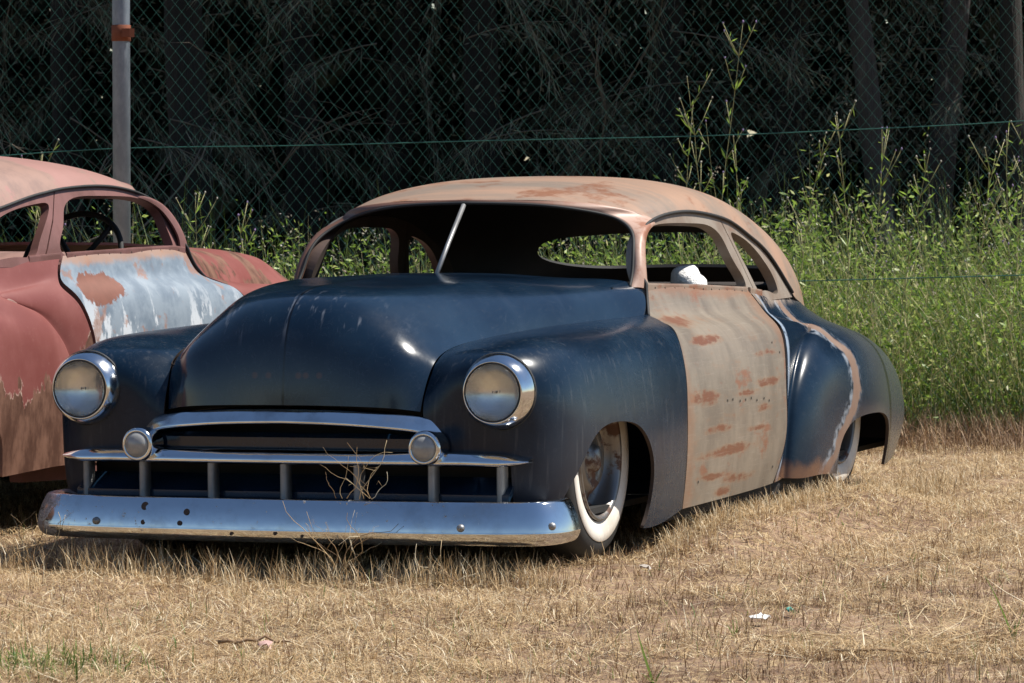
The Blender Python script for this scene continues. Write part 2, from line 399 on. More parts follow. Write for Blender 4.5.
def lathe(name, prof, mats, parent, axis='y', loc=(0, 0, 0), n=40, midx=None, smooth=True):
    """prof = (radius, along); revolved about axis"""
    P = np.array(prof, float); a = np.linspace(0, 2*math.pi, n, endpoint=False); k = len(P)
    c, s = np.cos(a), np.sin(a)
    r = P[:, 0][:, None]; h = np.repeat(P[:, 1][:, None], n, 1)
    if axis == 'y': V = np.stack([r*c, h, r*s], -1)
    elif axis == 'x': V = np.stack([h, r*c, r*s], -1)
    else: V = np.stack([r*c, r*s, h], -1)
    V = V.reshape(-1, 3)+np.array(loc)
    F = []; mi = []
    for i in range(k-1):
        for j in range(n):
            F.append((i*n+j, i*n+(j+1) % n, (i+1)*n+(j+1) % n, (i+1)*n+j)); mi.append(0 if midx is None else midx[i])
    return raw(name, V, F, mats, parent, mi, smooth)
def sweep(P, sect, closed_sect=True, up=(0, 0, 1), scale=None):
    """sect (k,2): x = sideways (cross of tangent and up), y = up"""
    P = np.asarray(P, float); T = np.gradient(P, axis=0); T /= np.linalg.norm(T, axis=1)[:, None]
    up = np.array(up, float); S = np.cross(T, up); S /= np.linalg.norm(S, axis=1)[:, None]+1e-9; U = np.cross(S, T)
    sect = np.asarray(sect, float); sc_ = np.ones(len(P)) if scale is None else np.asarray(scale)
    V = P[:, None]+sc_[:, None, None]*(sect[None, :, 0, None]*S[:, None]+sect[None, :, 1, None]*U[:, None])
    k = len(sect); n = len(P); V = V.reshape(-1, 3); F = []
    for i in range(n-1):
        for j in range(k if closed_sect else k-1):
            F.append((i*k+j, i*k+(j+1) % k, (i+1)*k+(j+1) % k, (i+1)*k+j))
    if closed_sect: F.append(tuple(range(k))[::-1]); F.append(tuple((n-1)*k+j for j in range(k)))
    return V, F
def circ(r, n=8): return [(r*math.cos(2*math.pi*i/n), r*math.sin(2*math.pi*i/n)) for i in range(n)]
def tube(name, P, r, mat, parent=None, n=8, scale=None):
    T = np.asarray(P[-1], float)-np.asarray(P[0], float); up = (0, 0, 1) if abs(T[2]) < .8*np.linalg.norm(T) else (0, 1, 0)
    V, F = sweep(P, circ(r, n), True, up, scale); return raw(name, V, F, mat, parent)
def joinVF(parts):
    V = []; F = []; o = 0
    for v, f in parts:
        V.extend([tuple(q) for q in v]); F.extend([tuple(i+o for i in g_) for g_ in f]); o += len(v)
    return V, F
def slab(name, poly, axis, a, b, mat, parent):
    """prism: polygon in the two other axes between a and b along axis"""
    n = len(poly); V = []
    for d in (a, b):
        for p in poly:
            q = list(p); q.insert(axis, d); V.append(q)
    F = [tuple(range(n)), tuple(range(2*n-1, n-1, -1))]+[(i, i+n, (i+1) % n+n, (i+1) % n) for i in range(n)]
    return raw(name, V, F, mat, parent, None, False)
def tilt_ico(name, c, rad, mat, parent, seed, amp=.25, sub=3):
    import bmesh
    bm = bmesh.new(); bmesh.ops.create_icosphere(bm, subdivisions=sub, radius=1)
    r_ = np.random.default_rng(seed); d = r_.normal(size=(14, 3)); ph = r_.uniform(0, 6, 14)
    for v in bm.verts:
        p = np.array(v.co); k = 1+amp*sum(math.sin(float(p@d[i])*2.6+ph[i]) for i in range(14))/5
        v.co = Vector(c)+Vector(p*k*np.array(rad))
    me = bpy.data.meshes.new(name); bm.to_mesh(me); bm.free(); me.materials.append(mat)
    me.polygons.foreach_set('use_smooth', [True]*len(me.polygons))
    return link(bpy.data.objects.new(name, me), parent)

# ------------------------------------------------------------------ the body shape (X half, Y backwards from the bumper, Z up)
HOOD = np.array([   # centre line first, fender seam last

 [(0, .145, .532), (0, .150, .61), (0, .172, .73), (0, .222, .822), (0, .33, .882), (0, .62, .905), (0, 1.0, .915), (0, 1.49, .913)],
 [(.15, .15, .531), (.155, .157, .61), (.16, .18, .72), (.17, .235, .81), (.19, .35, .866), (.22, .62, .892), (.24, 1.0, .905), (.26, 1.54, .907)],
 [(.29, .165, .527), (.295, .175, .61), (.30, .205, .70), (.30, .27, .770), (.312, .40, .820), (.345, .64, .862), (.39, 1.0, .888), (.46, 1.63, .891)],
 [(.375, .195, .520), (.378, .205, .60), (.385, .238, .675), (.390, .30, .718), (.402, .42, .748), (.435, .66, .780), (.49, 1.0, .812), (.635, 1.76, .862)],
 [(.440, .225, .513), (.447, .250, .585), (.455, .30, .655), (.458, .38, .690), (.463, .52, .711), (.487, .74, .727), (.532, 1.02, .741), (.690, 1.70, .764)]])
# side rows bottom -> seam; fender columns front -> door seam
FEN = np.array([
 [(.45, .25, .13), (.57, .25, .13), (.70, .255, .13), (.79, .30, .125), (.858, .44, .12), (.885, .80, .11), (.89, 1.12, .085), (.885, 1.47, .118)],
 [(.45, .22, .29), (.57, .215, .29), (.70, .22, .29), (.81, .27, .29), (.878, .42, .29), (.905, .80, .29), (.91, 1.15, .29), (.90, 1.48, .29)],
 [(.45, .215, .43), (.57, .205, .44), (.70, .205, .44), (.815, .26, .44), (.883, .42, .44), (.905, .80, .45), (.908, 1.16, .45), (.90, 1.49, .45)],
 [(.445, .222, .53), (.57, .20, .57), (.70, .19, .58), (.815, .255, .58), (.872, .43, .58), (.888, .80, .585), (.892, 1.18, .585), (.884, 1.52, .58)],
 [(.447, .25, .585), (.57, .212, .64), (.69, .215, .675), (.785, .285, .672), (.835, .47, .685), (.852, .82, .69), (.856, 1.2, .69), (.845, 1.56, .69)],
 [(.451, .275, .622), (.56, .262, .685), (.655, .295, .708), (.725, .38, .722), (.755, .57, .733), (.765, .85, .738), (.775, 1.2, .74), (.78, 1.63, .735)],
 [(.455, .30, .655), (.458, .355, .683), (.460, .44, .702), (.468, .58, .716), (.487, .74, .727), (.515, .93, .737), (.565, 1.22, .749), (.690, 1.70, .764)]])
SIDE = np.array([   # rows r0..r8, columns door seam -> tail
 [(.885, 1.47, .118), (.88, 2.0, .12), (.86, 2.61, .125), (.843, 2.71, .13), (.876, 2.77, .13), (.912, 2.93, .11), (.925, 3.45, .10), (.915, 3.85, .10), (.86, 4.22, .11), (.755, 4.55, .13), (.50, 4.78, .14), (0, 4.86, .14)],
 [(.90, 1.48, .29), (.899, 2.0, .29), (.877, 2.72, .29), (.848, 2.81, .29), (.892, 2.85, .29), (.937, 3.00, .28), (.95, 3.45, .28), (.94, 3.85, .27), (.885, 4.25, .25), (.785, 4.60, .23), (.53, 4.82, .22), (0, 4.90, .22)],
 [(.90, 1.49, .45), (.902, 2.02, .45), (.88, 2.72, .45), (.846, 2.83, .44), (.892, 2.88, .43), (.937, 3.02, .42), (.95, 3.45, .42), (.94, 3.85, .40), (.885, 4.25, .37), (.785, 4.60, .31), (.53, 4.82, .29), (0, 4.90, .29)],
 [(.884, 1.52, .58), (.886, 2.05, .58), (.868, 2.75, .57), (.835, 2.88, .55), (.873, 2.95, .535), (.918, 3.09, .525), (.93, 3.5, .53), (.92, 3.86, .50), (.865, 4.25, .46), (.765, 4.58, .385), (.52, 4.80, .35), (0, 4.88, .35)],
 [(.845, 1.56, .69), (.848, 2.1, .68), (.84, 2.80, .655), (.815, 2.95, .62), (.845, 3.04, .605), (.884, 3.18, .597), (.895, 3.52, .60), (.88, 3.87, .57), (.82, 4.24, .53), (.73, 4.55, .445), (.49, 4.77, .40), (0, 4.85, .40)],
 [(.78, 1.63, .735), (.788, 2.15, .725), (.80, 2.84, .70), (.795, 2.96, .675), (.81, 3.1, .65), (.832, 3.26, .64), (.835, 3.55, .642), (.82, 3.88, .615), (.76, 4.22, .575), (.675, 4.52, .485), (.46, 4.74, .43), (0, 4.82, .43)],
 [(.690, 1.70, .764), (.735, 2.2, .757), (.76, 2.85, .735), (.755, 2.99, .715), (.76, 3.15, .695), (.77, 3.32, .675), (.765, 3.58, .67), (.75, 3.88, .645), (.69, 4.2, .605), (.60, 4.5, .515), (.41, 4.71, .455), (0, 4.79, .455)],
 [(.668, 1.76, .812), (.715, 2.22, .80), (.735, 2.83, .775), (.73, 2.97, .757), (.725, 3.14, .74), (.72, 3.34, .722), (.705, 3.6, .702), (.68, 3.87, .675), (.61, 4.17, .635), (.53, 4.47, .545), (.36, 4.68, .48), (0, 4.76, .48)],
 [(.655, 1.79, .858), (.697, 2.22, .842), (.712, 2.80, .815), (.708, 2.95, .802), (.70, 3.13, .79), (.69, 3.33, .776), (.66, 3.60, .75), (.62, 3.85, .715), (.545, 4.14, .67), (.46, 4.43, .58), (.31, 4.64, .505), (0, 4.72, .505)]])
def crisp(S):
    """replace the three columns in front of the rear fender by five: run-in, valley, steep nose, shoulder, flank"""
    vy = (2.785, 2.815, 2.872, 2.975, 3.12, 3.27); vx = (.845, .850, .850, .842, .828, .795); vz = (.13, .29, .435, .545, .622, .672); kk = (1, 1, 1, 1, .72, .42)
    out = []
    for r_ in range(9):
        a, b = S[r_, :3], S[r_, 6:]
        if r_ < 6:
            y, x, z, k = vy[r_], vx[r_], vz[r_], kk[r_]
            mid = [(x+.008, y-.06, z), (x, y-.006, z), (x+.020*k, y+.006, z-.001), (x+.054*k, y+.065, z-.004), (x+.083*k, y+.21, z-.006*r_)]
        else:
            yy = np.linspace(S[r_, 2, 1]+.12, S[r_, 6, 1]-.18, 5); src = S[r_, 2:7]
            mid = [(np.interp(t, src[:, 1], src[:, 0]), t, np.interp(t, src[:, 1], src[:, 2])) for t in yy]
        out.append(np.vstack([a, mid, b]))
    return np.array(out)
SIDE = crisp(SIDE)
def belt_x(y): return np.interp(y, [1.7, 1.8, 2.3, 2.8, 3.1, 3.3, 3.45], [.65, .655, .700, .712, .703, .69, .68])
def glass_x(y, z): return belt_x(y) - .30*(z-.82)
DRIP = [(1.80, .845), (1.79, .911), (1.84, .995), (1.955, 1.062), (2.10, 1.094), (2.32, 1.109), (2.56, 1.099), (2.83, 1.063), (3.02, 1.008), (3.22, .935), (3.35, .845), (3.42, .788)]
ROOF = [  # stations front -> back, centre -> edge
 [(0, 1.79, 1.160), (.25, 1.84, 1.157), (.42, 1.915, 1.143), (.53, 1.985, 1.118), (.592, 2.06, 1.086)],
 [(0, 2.10, 1.212), (.25, 2.13, 1.208), (.42, 2.19, 1.190), (.54, 2.25, 1.158), (.600, 2.32, 1.110)],
 [(0, 2.50, 1.238), (.26, 2.52, 1.231), (.43, 2.55, 1.206), (.55, 2.58, 1.162), (.613, 2.58, 1.098)],
 [(0, 2.92, 1.230), (.26, 2.93, 1.221), (.435, 2.94, 1.190), (.56, 2.93, 1.135), (.630, 2.84, 1.062)],
 [(0, 3.25, 1.203), (.26, 3.25, 1.191), (.44, 3.24, 1.153), (.575, 3.20, 1.080), (.652, 3.08, .990)],
 [(0, 3.58, 1.150), (.27, 3.57, 1.135), (.45, 3.54, 1.085), (.60, 3.46, .992), (.676, 3.28, .903)],
 [(0, 3.88, 1.075), (.27, 3.86, 1.058), (.45, 3.81, 1.000), (.60, 3.70, .895), (.692, 3.42, .790)],
 [(0, 4.15, .975), (.26, 4.13, .955), (.43, 4.06, .895), (.57, 3.93, .800), (.655, 3.64, .748)],
 [(0, 4.38, .850), (.24, 4.35, .833), (.40, 4.28, .780), (.51, 4.16, .705), (.575, 4.02, .690)],
 [(0, 4.58, .700), (.20, 4.55, .690), (.33, 4.49, .650), (.41, 4.41, .612), (.455, 4.43, .582)],
 [(0, 4.73, .505), (.12, 4.71, .506), (.20, 4.68, .507), (.26, 4.66, .506), (.312, 4.64, .505)]]
WS_IN = [(.622, 1.72, .856), (.617, 1.765, .905), (.605, 1.815, .985), (.575, 1.885, 1.045), (.51, 1.925, 1.088), (.40, 1.875, 1.120), (.25, 1.82, 1.140), (0, 1.77, 1.149)]
WS_OUT = [(.657, 1.785, .850), (.652, 1.79, .911), (.632, 1.84, .993), (.612, 1.955, 1.060), (.592, 2.06, 1.088), (.53, 1.985, 1.119), (.42, 1.915, 1.144), (0, 1.79, 1.161)]
TEETH = (-.71, -.495, -.25, 0, .25, .495, .71)

def tf_red(V):
    """the second car: less bulged flanks, lower roof, standing higher"""
    V = np.array(V, float); x = np.abs(V[..., 0]); s = np.sign(V[..., 0])
    V[..., 0] = s*np.where(x > .70, .70+(x-.70)*.60, x)
    z = V[..., 2]; y = V[..., 1]; u = np.clip((z-.6)/.2, 0, 1); V[..., 1] = y+.32*np.clip(y-2.8, 0, .9)*u*u*(3-2*u)
    drop = .035*np.clip((1.9-y)/.5, 0, 1)*np.clip((z-.6)/.2, 0, 1)
    V[..., 2] = np.where(z > .862, .862+(z-.862)*.87, z)+.10-drop*(y < 1.9)-.055*np.clip((.5-z)/.35, 0, 1)
    return V

# ------------------------------------------------------------------ a car
def build_car(root, P, tf=None):
    """P = materials by panel; every panel a mesh of its own"""
    T = tf or (lambda v: np.asarray(v, float))
    DK = M['dark']
    def panel(name, V, F, mats, parent, **k): return shell(name, T(V), F, mats, parent, **k)
    parts = {}
    # hood with cowl, both halves in one sheet
    Hd = HOOD.copy(); Hd[-1, :, 0] -= .007; Hd[-1, :, 2] -= .002
    D, _, _ = patch(Hd, 44, 64, 3)
    full = np.concatenate([D[:0:-1]*[-1, 1, 1], D], 0)
    parts['hood'] = panel('hood', full.reshape(-1, 3), grid_faces(*full.shape[:2]), (P['hood'], P['in'], P['hood']), root, thick=.010)
    # fenders
    D, s, t = patch(FEN, 74, 110, 4); V = D.reshape(-1, 3); F = grid_faces(74, 110)
    arch = np.array([-.062, 0])+closed([(.38, .10), (.44, .255), (.51, .33), (.60, .41), (.715, .449), (.88, .452), (1.02, .430), (1.11, .38), (1.165, .30), (1.17, .22), (1.135, .12), (1.07, .03), (1.0, -.2), (.5, -.2)], 140)
    sd = -inpoly(V[:, 1:], arch); sd = np.where((V[:, 0] > .80) & (V[:, 1] > .30), sd, np.maximum(.05, 0))
    hole = np.maximum(np.minimum(.735-V[:, 0], np.minimum(.352-V[:, 2], V[:, 2]-.10)), np.minimum(.505-V[:, 0], np.minimum(.456-V[:, 2], V[:, 2]-.30)))
    sd = np.where(V[:, 1] < .30, np.minimum(sd, -hole), sd)
    V2, F2 = clip(V, F, sd)
    for sg in (1, -1):
        f = panel('front_fender', V2, F2, (P['fender'], P['in'], P['in']), root, side=sg, thick=.012)
        parts['fender%d' % sg] = f
    # sides
    D, s, t = patch(SIDE, 90, 240, 0)
    tk = t
    jq = np.linspace(0, 1, 240)
    j1 = int(np.searchsorted(jq, tk[2]))
    dpan = D[:, :j1]
    gap = .0
    for sg in (1, -1):
        d = dpan.copy()
        d[:, 0] = d[:, 0]+[0, .007, 0]; d[:, -1] = d[:, -1]-[0, .005, 0]
        parts['door%d' % sg] = panel('door', d.reshape(-1, 3), grid_faces(*d.shape[:2]), (P['door'] if sg == P['near'] else P['door2'], P['door_in'], P['frame']), root, side=sg, thick=.03)
    q = D[:, j1:]; V = q.reshape(-1, 3); F = grid_faces(*q.shape[:2])
    arch = np.array([-.10 if tf is None else .12, 0])+closed([(3.28, -.1), (3.29, .12), (3.31, .22), (3.40, .288), (3.55, .318), (3.75, .322), (3.92, .305), (4.02, .255), (4.045, .16), (4.03, .05), (4.0, -.1)], 120)
    sd = np.where(V[:, 0] > .7, -inpoly(V[:, 1:], arch), .05)
    V2, F2 = clip(V, F, sd)
    for sg in (1, -1):
        parts['quarter%d' % sg] = panel('quarter_panel', V2, F2, (P['quarter'], P['in'], P['in']), root, side=sg, thick=.012)
    # roof with rear window, both halves
    D, s, t = patch(ROOF, 120, 44, 5)
    full = np.concatenate([D[:, :0:-1]*[-1, 1, 1], D], 1)
    V = full.reshape(-1, 3); F = grid_faces(*full.shape[:2])
    rw = closed([(-.50, .925), (-.47, .975), (-.36, 1.005), (-.15, 1.018), (.15, 1.018), (.36, 1.005), (.47, .975), (.50, .925), (.44, .885), (.2, .872), (-.2, .872), (-.44, .885)], 90)
    sd = np.where(V[:, 1] > 3.6, -inpoly(V[:, [0, 2]], rw), .05)
    V2, F2 = clip(V, F, sd)
    parts['roof'] = panel('roof', V2, F2, (P['roof'], P['headliner'], P['headliner']), root, thick=.014)
    # windshield frame ribbon
    a, b = curve(WS_IN, 60), curve(WS_OUT, 60)
    mid = (a+b)/2 + np.array([.004, -.010, .004])
    rib = np.stack([a+np.array([0, .014, -.003]), a, mid, b, b+np.array([-.004, .035, -.007])], 0)
    # straight-across rows left + right
    L = rib[:, ::-1][:, 1:]*[-1, 1, 1]
    full = np.concatenate([rib, L], 1); full = np.stack([curve(full[:, k], 9) for k in range(full.shape[1])], 1)
    panel('windshield_frame', full.reshape(-1, 3), grid_faces(*full.shape[:2]), (P['pillar'], DK, P['pillar']), parts['roof'], thick=.010, center=(0, 2.6, .9))
    sl = curve(WS_IN, 60); sl = np.vstack([sl, sl[-2::-1]*[-1, 1, 1]])+[0, -.004, 0]
    V_, F_ = sweep(sl, circ(.006, 6), True, (0, 1, 0)); raw('windshield_seal', T(np.array(V_)), F_, M['rubber'], parts['roof'])
    # side window frames
    drip = curve(np.array(DRIP), 90)
    ys = np.linspace(1.76, 3.48, 150); zs = np.linspace(.77, 1.125, 60)
    YY, ZZ = np.meshgrid(ys, zs); V = np.stack([glass_x(YY, ZZ), YY, ZZ], -1).reshape(-1, 3); F = grid_faces(60, 150)
    yz = V[:, 1:]
    outl = np.vstack([drip, [(3.42, .74), (2.9, .77), (1.80, .80)]])
    w1 = closed([(1.862, .868), (1.872, .935), (1.895, 1.005), (1.985, 1.052), (2.17, 1.070), (2.42, 1.066), (2.62, 1.046), (2.69, 1.005), (2.735, .93), (2.80, .845), (2.79, .826), (2.4, .842), (1.9, .858)], 120)
    w2 = closed([(2.80, 1.022), (2.85, 1.022), (3.0, .985), (3.14, .915), (3.225, .835), (3.22, .798), (3.05, .806), (2.935, .815), (2.915, .84), (2.85, .93)], 100)
    line = (V[:, 1]-2.735)*.232+(V[:, 2]-1.06)*.14   # divider between door frame and quarter frame
    nrm = math.hypot(.232, .14); line = line/nrm
    base = np.minimum(inpoly(yz, outl), np.minimum(-inpoly(yz, w1), -inpoly(yz, w2)))
    belt = V[:, 2]-np.interp(V[:, 1], [1.79, 2.22, 2.80, 2.95, 3.13, 3.33, 3.6], [.858, .842, .815, .802, .79, .776, .75])+.03
    base = np.minimum(base, belt)
    Vd, Fd = clip(V, F, np.minimum(base, -line-.003)); Vq, Fq = clip(V, F, np.minimum(base, line-.003))
    for sg in (1, -1):
        fm = P['frame'] if sg == P['near'] else P['frame_far']
        panel('window_frame', Vd-[.004, 0, 0], Fd, (fm, P['in'], fm), parts['door%d' % sg], side=sg, thick=.035)
        panel('window_frame', Vq-[.004, 0, 0], Fq, (fm, P['in'], fm), parts['quarter%d' % sg], side=sg, thick=.035)
        # drip rail along the roof edge
        d = curve(np.array(DRIP[1:]), 70); pth = np.stack([glass_x(d[:, 0], d[:, 1])+.004, d[:, 0], d[:, 1]], 1); pth = np.vstack([curve([(.696, 1.70, .757), (.681, 1.735, .79), (.668, 1.765, .83), (.660, 1.782, .868)], 12), pth])
        V_, F_ = sweep(pth, circ(.0062, 6), True, (1, 0, 0)); V_ = T(V_)*[sg, 1, 1]
        raw('drip_rail', V_, F_, P['drip'], parts['roof'])
        # rivets along the belt trim
        by = np.linspace(1.80, 2.97, 30); bz = np.interp(by, [1.79, 2.22, 2.80, 2.95, 3.13], [.858, .842, .815, .802, .79])-.004
        for (k0, k1, own) in ((0, 25, 'door%d' % sg), (25, 30, 'quarter%d' % sg)):
            pth = np.stack([belt_x(by[k0:k1])+.001, by[k0:k1], bz[k0:k1]], 1)
            V_, F_ = sweep(pth, [(-.004, -.016), (.004, -.015), (.0055, -.010), (.0055, .010), (.004, .015), (-.004, .016)], True); V_ = T(np.array(V_))*[sg, 1, 1]
            raw('belt_trim', V_, F_, P['trim'] if sg == P['near'] else fm, parts[own], None, False)
        if sg == P['near']:
            for yy in np.arange(1.86, 2.78, .085):
                zz = np.interp(yy, [1.79, 2.22, 2.80], [.858, .842, .815])-.004; xx = float(belt_x(yy))+.0055
                a_ = np.linspace(0, 2*math.pi, 8, endpoint=False)
                ring = np.stack([np.full(8, xx), yy+.006*np.cos(a_), zz+.006*np.sin(a_)], 1)
                V_ = np.vstack([ring, [[xx+.004, yy, zz]]]); raw('rivet', T(V_)*[sg, 1, 1], [(i, (i+1) % 8, 8) for i in range(8)], M['inner'], parts['door%d' % sg])
    # door handle hole
    for sg in (1, -1):
        a_ = np.linspace(0, 2*math.pi, 16, endpoint=False)
        c_ = np.array([.752, 2.70, .752]); V_ = np.stack([np.full(16, .0), .016*np.cos(a_), .024*np.sin(a_)], 1)
        V_[:, 0] = -.75*V_[:, 2]; V_ = T(V_+c_)*[sg, 1, 1]
        raw('handle_hole', V_, [tuple(range(16))], DK, parts['door%d' % sg], None, False)
    if tf is None:
        dv = dpan.reshape(-1, 3); a_ = np.linspace(0, 2*math.pi, 8, endpoint=False)
        for yy, zz in [(1.93+.072*k, .462-.0036*k) for k in range(8)]+[(2.60, .63), (2.66, .60), (1.62, .20), (2.55, .18)]:
            p0 = dv[np.argmin((dv[:, 1]-yy)**2+(dv[:, 2]-zz)**2)]
            raw('trim_hole', [(p0[0]+.002, p0[1]+.005*math.cos(q), p0[2]+.005*math.sin(q)) for q in a_], [tuple(range(8))], DK, parts['door1'], None, False)
    # cabin
    zf = .15 if tf is None else .25
    slab('floor_pan', [(-.80, .45), (.80, .45), (.80, 4.5), (-.80, 4.5)], 2, zf, zf+.02, DK, root)
    for sg in (1, -1): slab('wheel_tub', [(3.05, .03), (4.2, .03), (4.2, .50), (3.05, .50)], 0, .56*sg, .575*sg, DK, root)
    slab('firewall', [(-.66, zf+.02), (.66, zf+.02), (.62, zf+.55), (-.62, zf+.55)], 1, 1.52, 1.55, DK, root)
    def TT(v): return T(np.array(v))
    for (nm, y0, y1, hgt) in (('front_seat', 2.45, 2.62, .80), ('rear_seat', 3.45, 3.62, .80)):
        pr = [(y0-.42, .17), (y0-.43, .40), (y0-.38, .44), (y0-.03, .42), (y0+.06, hgt-.04), (y0+.12, hgt), (y1+.04, hgt-.03), (y1, .17)]
        V_ = []; n = len(pr)
        for xx in (-.62, -.60, .60, .62):
            for p in pr: V_.append((xx, p[0], p[1]))
        F_ = [tuple(range(n)), tuple(range(4*n-1, 3*n-1, -1))]
        for k in range(3):
            F_ += [(k*n+i, k*n+(i+1) % n, (k+1)*n+(i+1) % n, (k+1)*n+i) for i in range(n)]
        raw(nm, TT(V_), F_, P['seat'], root, None, False)
    V_ = TT([(-.6, 3.6, .80), (.6, 3.6, .80), (.52, 4.05, .81), (-.52, 4.05, .81), (-.6, 3.6, .78), (.6, 3.6, .78), (.52, 4.05, .79), (-.52, 4.05, .79)])
    raw('parcel_shelf', V_, [(0, 1, 2, 3), (7, 6, 5, 4), (0, 4, 5, 1), (1, 5, 6, 2), (2, 6, 7, 3), (3, 7, 4, 0)], P['seat'], root, None, False)
    dash = [(1.60, .86), (1.72, .845), (1.80, .81), (1.80, .66), (1.76, .62), (1.60, .62)]
    V_ = [(x_, p[0], p[1]) for x_ in (-.60, .60) for p in dash]; n = 6
    raw('dashboard', TT(V_), [tuple(range(n)), tuple(range(2*n-1, n-1, -1))]+[(i, (i+1) % n, (i+1) % n+n, i+n) for i in range(n)], P['dash'], root, None, False)
    for sg in (1, -1):
        V_, F_ = sweep(np.array([(.80*sg, 1.44, .105), (.80*sg, 2.2, .105), (.80*sg, 3.2, .105)]), [(-.05, -.03), (.03, -.03), (.035, .0), (.03, .035), (-.05, .035)], True)
        raw('rocker_panel', T(np.array(V_)), F_, P['rocker'], root, None, False)
    # wheels
    for sg in (1, -1):
        for (yy, steer) in ((.875, 0.), (3.67, 0.)):
            r0 = .333
            xo = .805 if yy < 2 else .81
            if tf is not None:
                xo -= .06
                if yy > 2: yy += .2
            wl = empty('wheel'); wl.parent = root; wl.location = (xo*sg, yy, r0-.005)
            if sg < 0: wl.rotation_euler = (0, 0, math.pi)
            lathe('tyre', [(.20, -.16), (.25, -.175), (.30, -.165), (.325, -.14), (.333, -.105), (.333, -.06), (.325, -.028), (.305, -.008), (.28, .0), (.25, .0), (.215, -.006), (.198, -.02)], M['tyre'], wl, 'x', n=56)
            lathe('whitewall', [(.272, .0015), (.269, .004), (.245, .0045), (.222, -.001), (.208, -.006), (.203, -.014)], M['white'] if P['ww'] else M['tyre'], wl, 'x', n=56)
            lathe('rim', [(.202, -.012), (.204, .002), (.198, .004), (.188, -.004), (.182, -.03), (.176, -.055), (.16, -.068), (.135, -.060), (.11, -.035), (.095, -.022), (.08, -.03), (.05, -.032), (.042, -.012), (.03, -.004), (.0, -.002)], M['rim'], wl, 'x', n=48)
    return parts

BLUE_P = dict(hood=M['navy_hood'], fender=M['navy_fender'], quarter=M['navy_quarter'], door=M['door'], door2=M['navy'], near=1, roof=M['roof'],
              frame=M['frame'], pillar=M['pillar2'], trim=M['trim'], frame_far=M['frame_far'], headliner=M['dark'], seat=M['seat'], dash=M['dark'], rocker=M['dark'], drip=M['rubber'], ww=True, **{'in': M['dark'], 'door_in': M['dark']})
BLUE_P['in'] = M['inner']
blue = empty('parked_car', (0, .83, 0), (R(.195), R(-.528), 0))
blue_in = blue
tag(blue, 'low chopped dark blue vintage coupe with bare rusty door, chrome bumper and whitewall tyres', 'car')
# the car frame has its origin at the bumper: shift meshes so that the pivot is under the front axle
bp = build_car(blue, BLUE_P)

def both(fn):
    for sg in (1, -1): fn(sg)
# headlights, nested as parts of the car
def headlight(sg):
    L = (.706*sg, 0, .578)
    h = lathe('headlight', [(.117, .215), (.1185, .196), (.1165, .182), (.111, .166), (.104, .152), (.098, .143), (.0945, .140), (.0925, .143), (.0915, .150)], M['chrome_ok'], blue, 'y', L, 64)
    lathe('lens', [(.0895, .147), (.0885, .139), (.080, .134), (.06, .1285), (.035, .1255), (.012, .1245), (.0, .1245)], M['glass'], h, 'y', L, 56)
    lathe('reflector', [(.0895, .150), (.080, .157), (.06, .168), (.035, .176), (.012, .180), (.0, .180)], M['mirror'], h, 'y', L, 56)
    lathe('bulb', [(.0, .166), (.003, .167), (.004, .170), (.004, .179)], M['alu'], h, 'y', L, 16)
    lathe('rim_gasket', [(.1195, .212), (.1225, .208), (.1205, .202)], M['rubber'], h, 'y', L, 56)
    lathe('retainer_ring', [(.0925, .144), (.0915, .139), (.0885, .1385), (.088, .145)], M['rubber'], h, 'y', L, 56)
both(headlight)
def parking(sg):
    L = (.490*sg, 0, .404)
    p = lathe('parking_light', [(.050, .20), (.054, .14), (.055, .118), (.052, .106), (.045, .101), (.040, .104), (.038, .110)], M['chrome_ok'], blue, 'y', L, 36)
    lathe('lens', [(.040, .107), (.036, .098), (.026, .090), (.012, .086), (0, .085)], M['lens'], p, 'y', L, 32)
both(parking)
# bumper
def bumper():
    plan = curve([(0, 0), (.3, .004), (.6, .022), (.78, .055), (.865, .100), (.900, .155), (.912, .22), (.912, .30)], 44)
    plan = np.vstack([plan[:0:-1]*[-1, 1], plan])+[.028, 0]; n = len(plan)
    T = np.gradient(plan, axis=0); T /= np.linalg.norm(T, axis=1)[:, None]; Nn = np.stack([-T[:, 1], T[:, 0]], 1)
    sect = np.vstack([curve([(.11, .232), (.07, .2415), (.050, .2435), (.040, .2415), (.035, .237)], 10), curve([(.0345, .2362), (.024, .217), (.013, .190), (.006, .164), (.0035, .148)], 18), curve([(.003, .146), (.005, .136), (.014, .119), (.028, .109), (.06, .106), (.10, .108)], 12)])
    V = []
    for p, nn, i in zip(plan, Nn, range(n)):
        wv = math.sin(i*.9)*.0006+math.sin(i*.37+1)*.001
        for s_ in sect: V.append((p[0]+nn[0]*(s_[0]+wv), p[1]+nn[1]*(s_[0]+wv), s_[1]))
    return shell('front_bumper', V, grid_faces(n, 40), (M['chrome_bumper'], M['inner'], M['chrome_bumper']), blue, thick=.005, center=(0, 1.5, .17))
bmp = bumper()
for (bx, bz) in ((-.60, .165), (.64, .165), (.905, .168)):
    yb = float(np.interp(abs(bx-.028), [0, .3, .6, .78, .865, .9], [0, .004, .022, .055, .1, .155]))
    lathe('bolt', [(.0, -.008), (.007, -.0065), (.0115, -.002), (.0125, .006)], M['alu'], bmp, 'y', (bx, yb, bz), 14)
